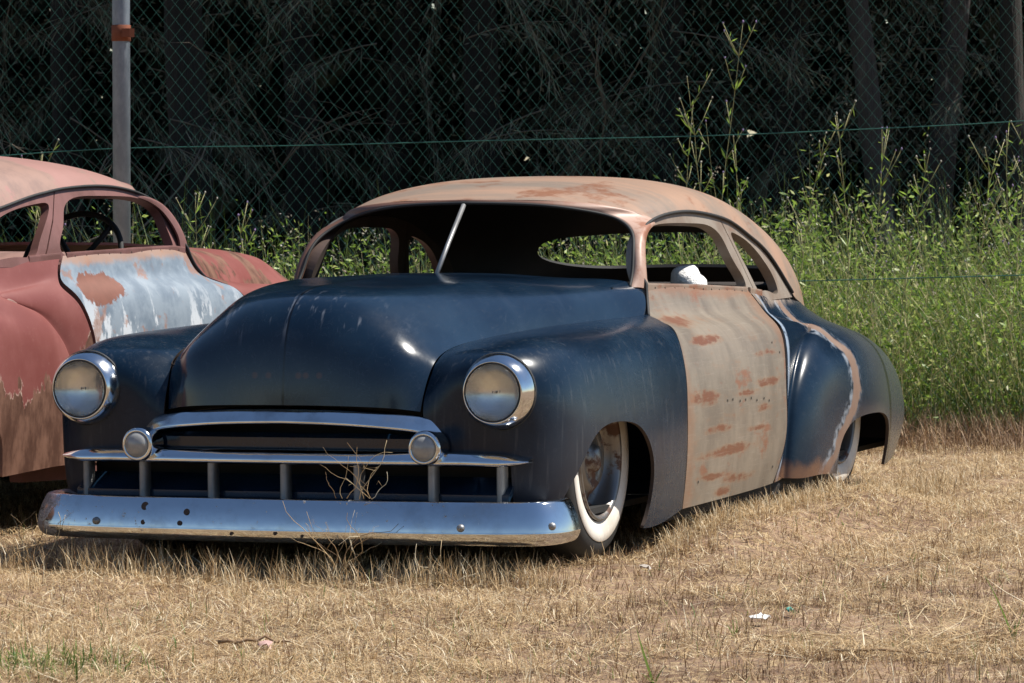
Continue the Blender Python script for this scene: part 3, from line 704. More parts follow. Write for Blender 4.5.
for (bx, bz, r_) in ((-.43, .215, .013), (-.43, .165, .008), (-.30, .165, .008), (.03, .14, .007), (-.12, .135, .006), (.12, .132, .006), (-.28, .20, .010)):
    yb = float(np.interp(abs(bx), [0, .3, .6], [0, .004, .022]))+float(np.interp(bz, [.14, .146, .164, .190, .217, .236], [.004, .003, .006, .013, .024, .034]))-.0025
    a_ = np.linspace(0, 2*math.pi, 12, endpoint=False); tl = .45 if bz > .18 else .25
    raw('bolt_hole', [(bx+r_*math.cos(q), yb+tl*r_*math.sin(q), bz+r_*math.sin(q)) for q in a_], [tuple(range(12))[::-1]], M['inner'], bmp, None, False)
# grille
gr = empty('grille'); gr.parent = blue
def upper_bar():
    o = np.array([(.582, .385), (.576, .415), (.562, .445), (.53, .470), (.465, .492), (.337, .510), (.2, .522), (0, .528)])
    i = np.array([(.528, .372), (.520, .395), (.503, .418), (.468, .437), (.40, .451), (.30, .462), (.2, .469), (0, .474)])
    o, i = curve(o, 50), curve(i, 50)
    o = np.vstack([o, o[-2::-1]*[-1, 1]]); i = np.vstack([i, i[-2::-1]*[-1, 1]])
    rows = []
    yc = .118+.10*np.clip((np.abs(o[:, 0])-.15)/.45, 0, 1)**2
    for f_, y_ in ((0, .085), (.0, .055), (.08, .043), (.3, .029), (.5, .017), (.7, .007), (.85, .001), (.95, .004), (1, .02), (1, .05)):
        p = o*(1-f_)+i*f_; rows.append(np.stack([p[:, 0], yc+y_, p[:, 1]], 1))
    rows = np.array(rows); D = np.stack([curve(rows[:, k], 20) for k in range(rows.shape[1])], 1)
    shell('grille_surround', D.reshape(-1, 3), grid_faces(*D.shape[:2]), (M['chrome_ok'], M['inner'], M['chrome_ok']), gr, thick=.004, center=(0, 1.2, .36))
upper_bar()
def lower_bar():
    plan = curve([(0, .118), (.25, .120), (.5, .132), (.65, .152), (.75, .176), (.80, .20)], 40); plan = np.vstack([plan[:0:-1]*[-1, 1], plan])
    sect = curve([(.07, .021), (.045, .0235), (.026, .019), (.010, .006), (.001, -.008), (.003, -.016), (.014, -.022), (.05, -.022)], 18)
    V = []
    for p in plan:
        k = min(1, max(.10, (.81-abs(p[0]))/.10))**.6
        zc = .3675-.006*max(0, (abs(p[0])-.6)/.2)
        for s_ in sect: V.append((p[0], p[1]+s_[0], zc+s_[1]*k))
    shell('grille_bar', V, grid_faces(len(plan), 18), (M['chrome_ok'], M['inner'], M['chrome_ok']), gr, thick=.003, center=(0, 1.2, .36))
lower_bar()
for tx in TEETH:
    yb = .150+.05*max(0, (abs(tx)-.25)/.46)**2
    sec = [(-.013, .03), (-.013, -.004), (-.008, -.015), (0, -.018), (.008, -.015), (.013, -.004), (.013, .03)]
    V = [(tx+a, yb+b-(.0 if zz > .3 else .0), zz) for zz in (.235, .29, .350) for (a, b) in sec]; n = 7
    F = [(k*n+j, k*n+(j+1) % n, (k+1)*n+(j+1) % n, (k+1)*n+j) for k in range(2) for j in range(n)]
    raw('grille_tooth', V, F, M['alu'], gr)
def slat(name, x1, y0, z0, y1, z1, mat):
    V = [(-x1, y1, z1), (-x1, y0, z0), (x1, y0, z0), (x1, y1, z1), (-x1, y1, z1-.012), (-x1, y0, z0-.03), (x1, y0, z0-.03), (x1, y1, z1-.012)]
    raw(name, V, [(0, 1, 2, 3), (4, 7, 6, 5), (1, 5, 6, 2), (0, 4, 5, 1), (3, 2, 6, 7), (0, 3, 7, 4)], mat, gr, None, False)
slat('grille_slat', .50, .215, .425, .235, .440, M['navy'])
slat('grille_slat', .52, .225, .400, .30, .405, M['navy'])
slat('gravel_pan', .74, .185, .255, .27, .305, M['navy'])
slab('radiator_support', [(-.74, .10), (.74, .10), (.74, .36), (.54, .37), (.53, .48), (.44, .52), (-.44, .52), (-.53, .48), (-.54, .37), (-.74, .36)], 1, .33, .35, M['dark'], gr)
# windshield post
tube('windshield_post', [(0, 1.478, .897), (0, 1.60, 1.008), (0, 1.758, 1.142)], .0085, M['alu'], bp['roof'], 8)
# tail lamp
lathe('tail_lamp', [(.0, .03), (.02, .028), (.028, .015), (.03, -.02)], M['lens'], blue, 'y', (.735, 4.60, .30), 20)

# the pivot under the front axle: move the geometry by -0.83 in Y for everything directly below the root
for ch in blue.children:
    if ch.type == 'EMPTY': ch.location.y -= .83
    else: ch.location.y -= .83
def fix_coords(o):
    """keep object coordinates equal to car coordinates (the location of the part carries the shift)"""
    return o

# ------------------------------------------------------------------ the red car, seen from behind its right flank
RED_P = dict(hood=M['red'], fender=M['red'], quarter=M['red_q'], door=M['grey_door'], door2=M['red'], near=-1, roof=M['red_roof'], frame=M['red_frame'],
             pillar=M['red_frame'], trim=M['red_frame'], frame_far=M['red_frame'], headliner=M['red_frame'], seat=M['seat'], dash=M['red_in'], rocker=M['red_frame'], drip=M['rubber'], ww=False)
RED_P['in'] = M['red_in']; RED_P['door_in'] = M['red_in']
th = R(175.8)
apx = CAM + 16.65*VF + (-1.27)*VR          # foot of its windshield pillar
c_, s_ = math.cos(th), math.sin(th)
lx, ly = -.645, 1.81
red = empty('parked_car', (apx[0]-(c_*lx-s_*ly), apx[1]-(s_*lx+c_*ly), -.040), (R(1.75), 0, th))
tag(red, 'faded red vintage coupe with grey primer door, parked facing away behind the blue one', 'car')
rp = build_car(red, RED_P, tf_red)
# steering wheel on the right-hand side
sw = empty('steering_wheel'); sw.parent = red; sw.location = (-.33, 2.08, .90); sw.rotation_euler = (R(28), 0, 0)
a_ = np.linspace(0, 2*math.pi, 49)
V, F = sweep(np.stack([.205*np.cos(a_), 0*a_, .205*np.sin(a_)], 1), circ(.0115, 8), True, (0, 1, 0)); raw('rim', V, F, M['rubber'], sw)
pts = []
for an in (50, 130, 270):
    q = R(an); pts.append(sweep(np.array([(0, -.03, 0), (.1*math.cos(q), -.02, .1*math.sin(q)), (.203*math.cos(q), 0, .203*math.sin(q))]), circ(.011, 6), True, (0, 1, 0)))
for k in pts: raw('spoke', k[0], k[1], M['rubber'], sw)
lathe('hub', [(0, .0), (.03, -.004), (.036, -.02), (.022, -.05), (.018, -.35)], M['rubber'], sw, 'y', (0, -.01, 0), 20)
for p in pts: pass

# white bundle on the blue car's front seat
wb = tilt_ico('cloth_bundle', (0, 0, 0), (.075, .10, .056), M['cloth'], None, 5, .30)
wb.location = blue.matrix_basis @ Vector((.540, 2.62-.83, .858)); wb.rotation_euler = (0, 0, R(10))
tag(wb, 'crumpled white cloth bundle on top of the front seat seen through the side window', 'cloth')

# ------------------------------------------------------------------ ground
def vnoise(x, y, seed=0):
    xi, yi = np.floor(x).astype(np.int64), np.floor(y).astype(np.int64); fx, fy = x-xi, y-yi
    fx = fx*fx*(3-2*fx); fy = fy*fy*(3-2*fy)
    def h(a, b):
        n = (a*374761393+b*668265263+seed*982451653) & 0x7fffffff; n = ((n ^ (n >> 13))*1274126177) & 0x7fffffff
        return ((n ^ (n >> 16)) & 0xffff)/65535.
    return (h(xi, yi)*(1-fx)+h(xi+1, yi)*fx)*(1-fy)+(h(xi, yi+1)*(1-fx)+h(xi+1, yi+1)*fx)*fy
def fbm(x, y, o=4, seed=0):
    v = 0; a = .5
    for k in range(o): v = v+a*vnoise(x*2**k, y*2**k, seed+k); a *= .5
    return v/(1-.5**o)
def hgt(x, y):
    q = (x-1.06-.03*np.sin(y*3.))/.20; bank = np.exp(-q*q)/(1+np.exp(-(y-1.24)*10))/(1+np.exp((y-3.35)*7))
    return .100*bank+(fbm(x*1.3, y*1.3, 4, 3)-.5)*.045+(fbm(x*9, y*9, 3, 9)-.5)*.022
def bare_mask(x, y):
    """1 on worn dirt: a scuffed strip across the right foreground"""
    p = np.stack([x-CAM[0], y-CAM[1]], -1); d = p@VF[:2]; l = (p@VR[:2])
    a = np.exp(-((d-(12.2+.12*(l-.3)))/.33)**2)*(1/(1+np.exp(-(l-.15)*5)))
    b = np.exp(-((d-11.2)/.28)**2)*(1/(1+np.exp(-(l+.2)*3)))*.8
    n = fbm(x*2.1, y*2.1, 4, 21)
    c = (1/(1+np.exp(-(l-.05)*4)))*(1/(1+np.exp((d-13.7)*4)))*np.clip((fbm(x*1.1+9, y*2.2, 4, 63)-.36)*4, 0, 1)*.85
    a = np.maximum(a, c)
    return np.clip((a+b)*1.5+(n-.53)*2.6, 0, 1)
xs = np.r_[-300, -150, -80, -40, -20, -12, -8, np.arange(-5.5, 5.5, .045), 8, 12, 20, 40, 80, 150, 300]
ys = np.r_[-300, -150, -80, -40, -20, -12, -7, np.arange(-3.6, 8.6, .045), 12, 16, 25, 40, 80, 150, 300]
XX, YY = np.meshgrid(xs, ys); ZZ = np.where((XX > -5.6) & (XX < 5.6) & (YY > -3.7) & (YY < 8.7), hgt(XX, YY), 0)-.012
g = Mat('dry earth and straw'); x, y, z = g.xyz()
n1 = g.noise(1.9, 7, .65); n2 = g.noise(22, 5, .7); n3 = g.noise(90, 3, .7)
c = g.mix(g.rng(n1, .35, .65), (.29, .195, .135), (.15, .096, .066)); c = g.mix(g.rng(n2, .45, .7), c, (.40, .30, .17)); c = g.mix(g.math('MULTIPLY', g.rng(n3, .5, .75), .6), c, (.15, .095, .055))
g.set(Base_Color=c, Roughness=.95, Specular_IOR_Level=.1); g.bump(n2, .6, .03)
gnd = fastmesh('ground', np.stack([XX, YY, ZZ], -1).reshape(-1, 3), grid_faces(len(ys), len(xs)), g.m, None, True); tag(gnd, kind='structure')

# ------------------------------------------------------------------ leaves and blades
def leafmat(name, stops, transl=.35, rough=.6):
    m = Mat(name); c = m.ramp(m.island(), stops); m.set(Base_Color=c, Roughness=rough, Specular_IOR_Level=.3)
    if transl: m.translucent(c, transl)
    return m.m
M['straw'] = leafmat('dry grass', [(0, (.15, .085, .045)), (.18, (.36, .235, .12)), (.5, (.56, .40, .215)), (.8, (.68, .54, .33)), (1, (.80, .72, .54))], .25, .5)
M['brown'] = leafmat('brown stalks', [(0, (.10, .055, .033)), (.5, (.24, .145, .08)), (1, (.42, .29, .16))], .15)
M['green'] = leafmat('weed leaves', [(0, (.09, .15, .022)), (.3, (.18, .29, .045)), (.7, (.31, .43, .085)), (.92, (.48, .52, .18)), (1, (.60, .55, .30))], .5, .4)
M['grass_g'] = leafmat('green blades', [(0, (.08, .13, .03)), (.6, (.14, .21, .045)), (1, (.28, .30, .11))], .42, .5)
M['stem'] = leafmat('weed stems', [(0, (.16, .20, .07)), (.5, (.34, .32, .15)), (1, (.58, .50, .30))], .25)
M['flower'] = leafmat('seed heads', [(0, (.20, .14, .12)), (.5, (.34, .30, .22)), (1, (.5, .48, .42))], .3)
M['mauve'] = leafmat('mauve flowers', [(0, (.18, .13, .26)), (1, (.30, .22, .38))], .3)
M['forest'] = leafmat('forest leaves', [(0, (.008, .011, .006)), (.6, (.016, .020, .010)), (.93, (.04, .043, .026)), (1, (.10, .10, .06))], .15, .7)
M['needle'] = leafmat('grey green needles', [(0, (.05, .055, .038)), (.6, (.12, .125, .09)), (1, (.30, .29, .22))], .25, .7)

def blades(base, L, W, az, lean, bend):
    """curved grass blades: base (n,3) -> V (5n,3), quads+tips as quads with a repeated tip are avoided: two quads per blade"""
    n = len(base); d = np.stack([np.cos(az), np.sin(az), np.zeros(n)], 1); s = np.stack([-np.sin(az), np.cos(az), np.zeros(n)], 1)
    u = np.array([0, 0, 1.])
    a1 = lean; a2 = np.clip(lean+bend, 0, 1.62)
    p1 = base+(L*.5)[:, None]*(np.sin(a1)[:, None]*d+np.cos(a1)[:, None]*u)
    p2 = p1+(L*.5)[:, None]*(np.sin(a2)[:, None]*d+np.cos(a2)[:, None]*u)
    w0 = (W*.5)[:, None]*s
    V = np.stack([base-w0, base+w0, p1+w0*.8, p1-w0*.8, p2+w0*.12, p2-w0*.12], 1).reshape(-1, 3)
    k = np.arange(n)[:, None]*6
    F = np.stack([np.hstack([k, k+1, k+2, k+3]), np.hstack([k+3, k+2, k+4, k+5])], 1).reshape(-1, 4)
    return V, F
def leaves(P, D, L, W, roll=None):
    """diamond leaves folded a little along the midrib"""
    n = len(P); D = D/np.linalg.norm(D, axis=1)[:, None]
    r_ = rng.normal(size=(n, 3)); S = np.cross(D, r_); S /= np.linalg.norm(S, axis=1)[:, None]+1e-9
    m = P+D*(L*.45)[:, None]
    V = np.stack([P, m+S*(W*.5)[:, None], P+D*L[:, None], m-S*(W*.5)[:, None]], 1).reshape(-1, 3)
    k = np.arange(n)[:, None]*4; return V, np.hstack([k, k+1, k+2, k+3])
def cat(*vf):
    V = []; F = []; o = 0
    for v, f in vf: V.append(v); F.append(f+o); o += len(v)
    return np.vstack(V), np.vstack(F)
def ground_pts(n, d0, d1, l0=None, l1=None, pw=1.):
    d = d0+(d1-d0)*rng.random(n)**pw; e = .135*d
    l = (rng.random(n)*2-1)*e if l0 is None else l0+(l1-l0)*rng.random(n)
    p = CAM[None, :2]+d[:, None]*VF[None, :2]+l[:, None]*VR[None, :2]
    return p[:, 0], p[:, 1], d, l

# dry mown grass
x, y, d, l = ground_pts(330000, 10.5, 21.0, pw=1.25)
bm_ = bare_mask(x, y); tuft = fbm(x*5, y*5, 3, 31)
keep = rng.random(len(x)) < (1-.93*bm_)*(.2+1.35*tuft); x, y, d, bm_, tuft, l = (q[keep] for q in (x, y, d, bm_, tuft, l))
n = len(x); flat = rng.random(n) < .62+.25*bm_
L = np.where(flat, rng.uniform(.03, .11, n), rng.uniform(.012, .048, n)*(.5+1.*tuft)); W = rng.uniform(.0016, .0034, n)
lean = np.where(flat, rng.uniform(1.2, 1.54, n), np.abs(rng.normal(.5, .35, n)))
V, F = blades(np.stack([x, y, hgt(x, y)-.014+np.where(flat, rng.uniform(.0, .022, n), 0)], 1), L, W, rng.uniform(0, 6.283, n), lean, rng.uniform(0, .6, n))
o = fastmesh('dry_grass', V, F, M['straw']); tag(o, 'short dry straw coloured grass covering the yard in front of the cars', 'grass', kind='stuff')

# taller tufts at the foot of the bumper, along the sill, and loose around
def tufts(cx, cy, k, h, spread, r_=.9):
    n = len(cx)*k; x = np.repeat(cx, k)+rng.normal(0, spread, n); y = np.repeat(cy, k)+rng.normal(0, spread, n)
    return blades(np.stack([x, y, hgt(x, y)-.014], 1), h*rng.uniform(.4, 1.15, n), rng.uniform(.0015, .003, n), rng.uniform(0, 6.283, n), np.abs(rng.normal(.3, .25, n)), rng.uniform(.1, .8, n))
n = 210; tx = rng.uniform(-1.15, 1.0, n); A = tufts(tx, -.07+.10*np.abs(tx)+rng.normal(0, .07, n), 12, .115, .02)
n = 300; ty = rng.uniform(1.05, 4.9, n); B = tufts(.98+rng.normal(0, .06, n), ty, 12, .090, .025)
x, y, d, l = ground_pts(420, 10.6, 20, pw=1.2); C = tufts(x, y, 13, .085, .022)
V, F = cat(A, B, C); o = fastmesh('dry_grass_tufts', V, F, M['straw']); tag(o, 'longer dry grass tufts under the chrome bumper and along the door sill', 'grass', kind='stuff')
# long loose straw lying about, thickest in the mown heap at the right
x, y, d, l = ground_pts(900, 10.6, 19, pw=1.3); p = at(960, 11.9); x = np.r_[x, p[0]+rng.normal(0, .22, 420)]; y = np.r_[y, p[1]+rng.normal(0, .30, 420)]; n = len(x)
z0 = hgt(x, y)+np.r_[rng.uniform(0, .012, 900), rng.uniform(0, .05, 420)]
V, F = blades(np.stack([x, y, z0], 1), rng.uniform(.10, .30, n), rng.uniform(.002, .0038, n), rng.uniform(0, 6.283, n), rng.uniform(1.38, 1.56, n), rng.uniform(-.1, .12, n))
o = fastmesh('loose_straw', V, F, M['straw']); tag(o, 'long loose straw lying over the mown ground', 'straw', kind='stuff')
# brown dead stalks: scattered and thick at the fence foot on the right
x, y, d, l = ground_pts(26000, 10.6, 20.4, pw=1.1); kp = rng.random(len(x)) < .16+.84*np.clip(bare_mask(x, y)*1.2, 0, 1)*.75; x, y = x[kp], y[kp]; n = len(x)
A = blades(np.stack([x, y, hgt(x, y)-.008], 1), rng.uniform(.02, .09, n), rng.uniform(.0018, .004, n), rng.uniform(0, 6.283, n), rng.uniform(.4, 1.5, n), rng.uniform(-.2, .5, n))
x, y, d, l = ground_pts(9000, 19.5, 21.0, .6, 3.2, .6); n = len(x)
B = blades(np.stack([x, y, hgt(x, y)-.008], 1), rng.uniform(.04, .22, n), rng.uniform(.002, .005, n), rng.uniform(0, 6.283, n), np.abs(rng.normal(.6, .45, n)), rng.uniform(0, .9, n))
x, y, d, l = ground_pts(230, 10.7, 15, -.6, 1.8); C = tufts(x, y, 26, .055, .035)
V, F = cat(A, B, C); o = fastmesh('dead_stalks', V, F, M['brown']); tag(o, 'brown dead stalks lying on the ground and banked along the fence foot', 'grass', kind='stuff')
# sparse green shoots
x, y, d, l = ground_pts(2600, 10.6, 20.6, pw=1.2); kp = fbm(x*1.7, y*1.7, 3, 77) > .56; x, y = x[kp], y[kp]; n = len(x)
A = blades(np.stack([x, y, hgt(x, y)-.01], 1), rng.uniform(.02, .06, n), rng.uniform(.002, .004, n), rng.uniform(0, 6.283, n), np.abs(rng.normal(.4, .3, n)), rng.uniform(0, .6, n))
p = at(30, 11.25); n = 420; x = p[0]+rng.normal(0, .13, n); y = p[1]+rng.normal(0, .16, n)
B = blades(np.stack([x, y, hgt(x, y)-.01], 1), rng.uniform(.02, .075, n), rng.uniform(.003, .007, n), rng.uniform(0, 6.283, n), np.abs(rng.normal(.4, .3, n)), rng.uniform(0, .8, n))
V, F = cat(A, B); o = fastmesh('green_shoots', V, F, M['grass_g']); tag(o, 'sparse green shoots among the dry grass, thickest in the near left corner', 'grass', kind='stuff')

# single plants in the foreground
def sprout(px, dep, label, spec):
    p = at(px, dep); r0 = empty('grass_plant', (p[0], p[1], float(hgt(p[0], p[1]))-.012)); tag(r0, label, 'plant')
    for (az, L_, ln, bd, wd) in spec:
        ax = math.cos(R(az))*VR+math.sin(R(az))*VF; aa = math.atan2(ax[1], ax[0])
        pts = []; q = np.zeros(3); k = 9
        for i in range(k):
            t = i/(k-1); pts.append(q.copy()); an = ln+bd*t; q = q+L_/(k-1)*(np.array([math.cos(aa), math.sin(aa), 0])*math.sin(an)+np.array([0, 0, math.cos(an)]))
        pts = np.array(pts); sv = np.array([-math.sin(aa), math.cos(aa), 0])*.6+np.array([0, 0, .0])+VR*.5; sv /= np.linalg.norm(sv)
        wv = wd*np.array([.7, 1, 1, .95, .85, .7, .5, .3, .04])[:, None]*.5
        fold = np.array([0, 0, .25])*wd
        V = np.vstack([pts-sv*wv, pts+fold*0-np.array([0, 0, wd*.2]), pts+sv*wv]); F = []
        for i in range(k-1): F += [(i, i+1, k+i+1, k+i), (k+i, k+i+1, 2*k+i+1, 2*k+i)]
        raw('leaf_blade', V, F, M['grass_g'], r0)
sprout(655, 11.05, 'bright green grass plant with one long blade, near the bottom centre', [(170, .155, .35, -.1, .012), (10, .06, .3, .5, .010), (60, .04, .5, .3, .008), (200, .05, .7, .3, .008)])
sprout(1016, 11.95, 'green blade plant among dry stalks at the right edge', [(160, .20, .35, .2, .010), (20, .10, .2, .3, .012), (80, .07, .6, .2, .010)])
sprout(735, 12.1, 'small green tuft on the bare dirt', [(100, .06, .3, .3, .006), (20, .05, .4, .5, .006), (200, .05, .4, .3, .006), (300, .04, .3, .5, .006)])

# litter
def stick(px, dep, az, L_, r_, label, z=.012):
    p = at(px, dep); ax = math.cos(R(az))*VR+math.sin(R(az))*VF; k = 9
    P = np.array([p+ax*L_*(i/(k-1)-.5) for i in range(k)]); P[:, 2] = hgt(P[:, 0], P[:, 1])+z+rng.normal(0, .004, k); P += rng.normal(0, L_*.012, P.shape)*[1, 1, 0]
    o = tube('dry_stick', P, r_, M['brown'] if r_ > .004 else M['straw'], None, 6, np.linspace(1, .5, k)); tag(o, label, 'stick')
stick(255, 11.75, 8, .20, .006, 'short brown twig lying in the grass at the left')
stick(900, 11.55, -6, .34, .005, 'long dry stalk lying across the dirt at the right')
stick(985, 11.9, 40, .40, .0035, 'thin pale stalk leaning over the mown heap at the right edge')
stick(820, 12.0, 5, .30, .003, 'thin pale stalk lying on the dirt below the rear fender')
def scrap(name, px, dep, rx, ry, mat, label, cat_):
    p = at(px, dep); k = 14; a = np.linspace(0, 2*math.pi, k, endpoint=False); rr = 1+rng.normal(0, .16, k)
    z0 = float(hgt(p[0], p[1]))+.016
    V = [tuple(np.array([p[0], p[1], z0+.006])), *[tuple(np.array([p[0], p[1], z0+rng.normal(0, .005)])+VR*rx*rr[i]*math.cos(a[i])+VF*ry*rr[i]*math.sin(a[i])) for i in range(k)]]
    o = shell(name, np.array(V), [(0, 1+i, 1+(i+1) % k) for i in range(k)], (mat, mat, mat), None, thick=.003, center=(p[0], p[1], -1)); tag(o, label, cat_)
scrap('paper_scrap', 760, 12.45, .030, .030, M['cloth'], 'white paper scrap on the bare dirt', 'litter')
scrap('plastic_scrap', 791, 12.65, .012, .018, plain('teal plastic', (.10, .36, .30), .4), 'small teal plastic scrap on the dirt', 'litter')
scrap('dead_leaf', 265, 11.7, .020, .030, plain('pink leaf', (.52, .33, .29), .7), 'pale pink dead leaf on the straw', 'leaf')
scrap('dead_leaf', 645, 13.9, .018, .02, plain('pale leaf', (.55, .48, .42), .7), 'pale dead leaf lying in front of the bare door', 'leaf')

# dead weed tangled on the bumper and in the grille
def dead_weed(name, base, h, k, spread, label, seed, car=True, r_=.0012):
    q = np.random.default_rng(seed); parts = []
    for i in range(k):
        p = np.array(base)+q.normal(0, spread*.3, 3)*[1, .5, 0]; v = np.array([q.normal(0, .5), q.normal(0, .12)-.08, 1.]); P = [p.copy()]; L_ = h*q.uniform(.35, 1.1)
        for j in range(8): v = v+q.normal(0, .33, 3)*[1, .5, .6]; v /= np.linalg.norm(v); p = p+v*L_/8; P.append(p.copy())
        P = np.array(P); parts.append(sweep(P, circ(r_*q.uniform(.6, 1.6), 5), True, (.3, .8, .1), np.linspace(1, .4, len(P))))
        if q.random() < .7:
            m_ = P[4]; e = m_+q.normal(0, .05, 3)*[1, .5, 1]; parts.append(sweep(np.array([m_, (m_+e)/2+q.normal(0, .008, 3), e]), circ(r_*.7, 4), True, (.3, .8, .1)))
    V, F = joinVF(parts); o = raw(name, V, F, M['straw']); tag(o, label, 'dead weed')
dead_weed('dead_weed', (.27, -.05, .03), .27, 12, .07, 'dry weed stalks standing against the middle of the chrome bumper', 3)
dead_weed('dead_weed', (.30, .04, .25), .22, 9, .10, 'dry weed stalks tangled in the grille beside the parking light', 8, r_=.0009)
dead_weed('dead_weed', (-.84, -.01, .02), .21, 18, .13, 'clump of dry stalks hanging over the rusty left bumper end', 12)
dead_weed('dead_weed', (.62, -.10, .0), .14, 10, .12, 'short dry stalks in front of the right bumper end', 14, r_=.0013)

# ------------------------------------------------------------------ chain link fence
FD = 20.6
fence = empty('chain_link_fence', tuple(at(512, FD))); tag(fence, 'tall green chain link fence with tension wires and a grey steel post behind both cars', 'fence')
g = Mat('green wire'); g.set(Base_Color=g.mix(g.noise(5), (.016, .085, .066), (.028, .12, .094)), Roughness=.4, Specular_IOR_Level=.5); M['wire'] = g.m
g = Mat('galvanised pipe'); n = g.noise(9, 5, .6, g.mp((1, 1, .2))); g.set(Base_Color=g.mix(n, g.mix(g.rng(g.noise(22, 5, .7, g.mp((1, 1, .5))), .42, .62), (.11, .14, .175), (.20, .235, .275)), (.27, .30, .335)), Roughness=.55, Metallic=.25); M['galv'] = g.m
M['rustband'] = plain('rusty clamp', (.20, .055, .022), .85)
def fence_mesh():
    p_ = .0296; H = 2.45; x0, x1 = -3.6, 3.6; hz = .0365; nw = int((x1-x0)/p_); nz = int(H/hz)
    k = np.arange(nz+1); r_ = .00095; V = []; F = []; o = 0
    a = np.linspace(0, 2*math.pi, 3, endpoint=False)
    jz = np.cumsum(rng.normal(0, .0006, nz+1)); 
    for i in range(nw):
        X = x0+i*p_+np.where((k+i) % 2 == 0, -.5, .5)*p_*1.02
        Y = np.where((k+i) % 2 == 0, .0024, -.0024)+.012*np.sin(X*1.7+k*.02)
        Z = .03+k*hz+.006*np.sin(X*2.3+i*.05)
        P = np.stack([X, Y, Z], 1)
        ring = np.stack([np.cos(a), np.sin(a), 0*a], 1)*r_
        v = (P[:, None]+ring[None]).reshape(-1, 3); V.append(v)
        m = np.arange(nz)[:, None]*3; f = np.concatenate([np.hstack([m+j, m+(j+1) % 3, m+3+(j+1) % 3, m+3+j]) for j in range(3)]); F.append(f+o); o += len(v)
    return np.vstack(V), np.vstack(F)
FR = Matrix.Rotation(YAW, 4, 'Z'); fence.rotation_euler = (0, 0, YAW)
V, F = fence_mesh(); fastmesh('wire_mesh', V, F, M['wire'], fence, True)
def fx(px): return (px-512)/FPX*FD
for pts in ([(-120, 166), (0, 156), (123, 148.5), (240, 146.5), (350, 144.5), (480, 141), (600, 138.5), (720, 135.5), (850, 130), (1024, 121), (1110, 114)],
            [(-120, 285), (123, 285), (400, 286), (650, 284), (805, 281), (900, 278.5), (1024, 275), (1110, 272)],
            [(-120, 436), (300, 437), (700, 437), (1110, 434)]):
    P = np.array([(fx(a_), -.008, 1.284+(165.5-b_)*FD/FPX) for a_, b_ in pts]); tube('tension_wire', curve(P, 60), .0028, M['wire'], fence, 6)
for px in (123, 1116):
    pz = [(.001, -.1), (.041, -.1), (.0415, 2.62), (.036, 2.64), (.001, 2.65)]
    po = lathe('post', pz, M['galv'], fence, 'z', (fx(px), -.055, 0), 20)
    lathe('clamp_band', [(.043, 1.862), (.0455, 1.864), (.0455, 1.936), (.043, 1.938)], M['rustband'], po, 'z', (fx(px), -.055, 0), 20)
    V, F = sweep(np.array([(fx(px)+.01, -.10, 1.90), (fx(px)+.045, -.105, 1.90), (fx(px)+.062, -.10, 1.90)]), [(-.018, -.02), (.018, -.02), (.018, .02), (-.018, .02)], True)
    raw('clamp_bolt', V, F, M['rustband'], po, None, False)

# ------------------------------------------------------------------ weeds behind the fence
def hcut(l):      # height of the growth along the fence
    return np.interp(l, [-4, -2.2, -1.6, -1.2, -.6, .0, .6, 1.2, 1.7, 2.4, 4], [.80, .84, .88, .86, .84, .84, .92, 1.0, 1.03, 1.08, 1.1])
def weeds(n, d0, d1, l0, l1, nl, lsz, hs=1.):
    x, y, d, l = ground_pts(n, d0, d1, l0, l1)
    H = hcut(l)*rng.uniform(.5, 1.12, n)*hs*(.72+.56*fbm(x*1.9+5, y*1.9, 3, 55))*(.50+.50*np.clip((d-20.75)/1.1, 0, 1)); az = rng.uniform(0, 6.283, n); ln = np.abs(rng.normal(0, .16, n))
    base = np.stack([x, y, np.zeros(n)], 1); top = base+H[:, None]*np.stack([np.sin(ln)*np.cos(az), np.sin(ln)*np.sin(az), np.cos(ln)], 1)
    st = blades(base, H, rng.uniform(.003, .006, n), az, ln, rng.normal(0, .1, n))
    t = rng.uniform(.12, 1.0, (n, nl)); P = base[:, None]+t[..., None]*(top-base)[:, None]; P = P.reshape(-1, 3)+rng.normal(0, .035, (n*nl, 3))
    a = rng.uniform(0, 6.283, n*nl); e = rng.uniform(-.3, 1.1, n*nl); D = np.stack([np.cos(a)*np.cos(e), np.sin(a)*np.cos(e), np.sin(e)], 1)
    L_ = rng.uniform(.5, 1.25, n*nl)*lsz; lv = leaves(P, D, L_, L_*rng.uniform(.20, .42, n*nl))
    return st, lv, top
s1, l1, t1 = weeds(1250, 20.75, 23.4, .2, 3.6, 40, .042)
s2, l2, t2 = weeds(1200, 20.75, 23.2, -3.4, .4, 30, .040)
s3, l3, t3 = weeds(150, 20.7, 22.4, .5, 3.4, 26, .045, 1.25)
V, F = cat(l1, l2, l3); o = fastmesh('weed_foliage', V, F, M['green']); tag(o, 'dense leafy green weeds growing behind the fence', 'weeds', kind='stuff')
x, y, d, l = ground_pts(7500, 20.75, 23, -3.6, 3.6); n = len(x); hh = hcut(l)
gb = blades(np.stack([x, y, 0*x], 1), hh*rng.uniform(.4, 1.3, n)*(.7+.6*fbm(x*2.3, y*2.3, 3, 91))*(.5+.5*np.clip((d-20.75)/1.1, 0, 1)), rng.uniform(.003, .007, n), rng.uniform(0, 6.283, n), np.abs(rng.normal(.15, .15, n)), rng.uniform(0, .9, n))
o = fastmesh('long_green_grass', *gb, M['grass_g']); tag(o, 'long green grass blades growing among the weeds behind the fence', 'grass', kind='stuff')
x, y, d, l = ground_pts(5200, 20.72, 22.6, -3.6, 3.6); n = len(x)
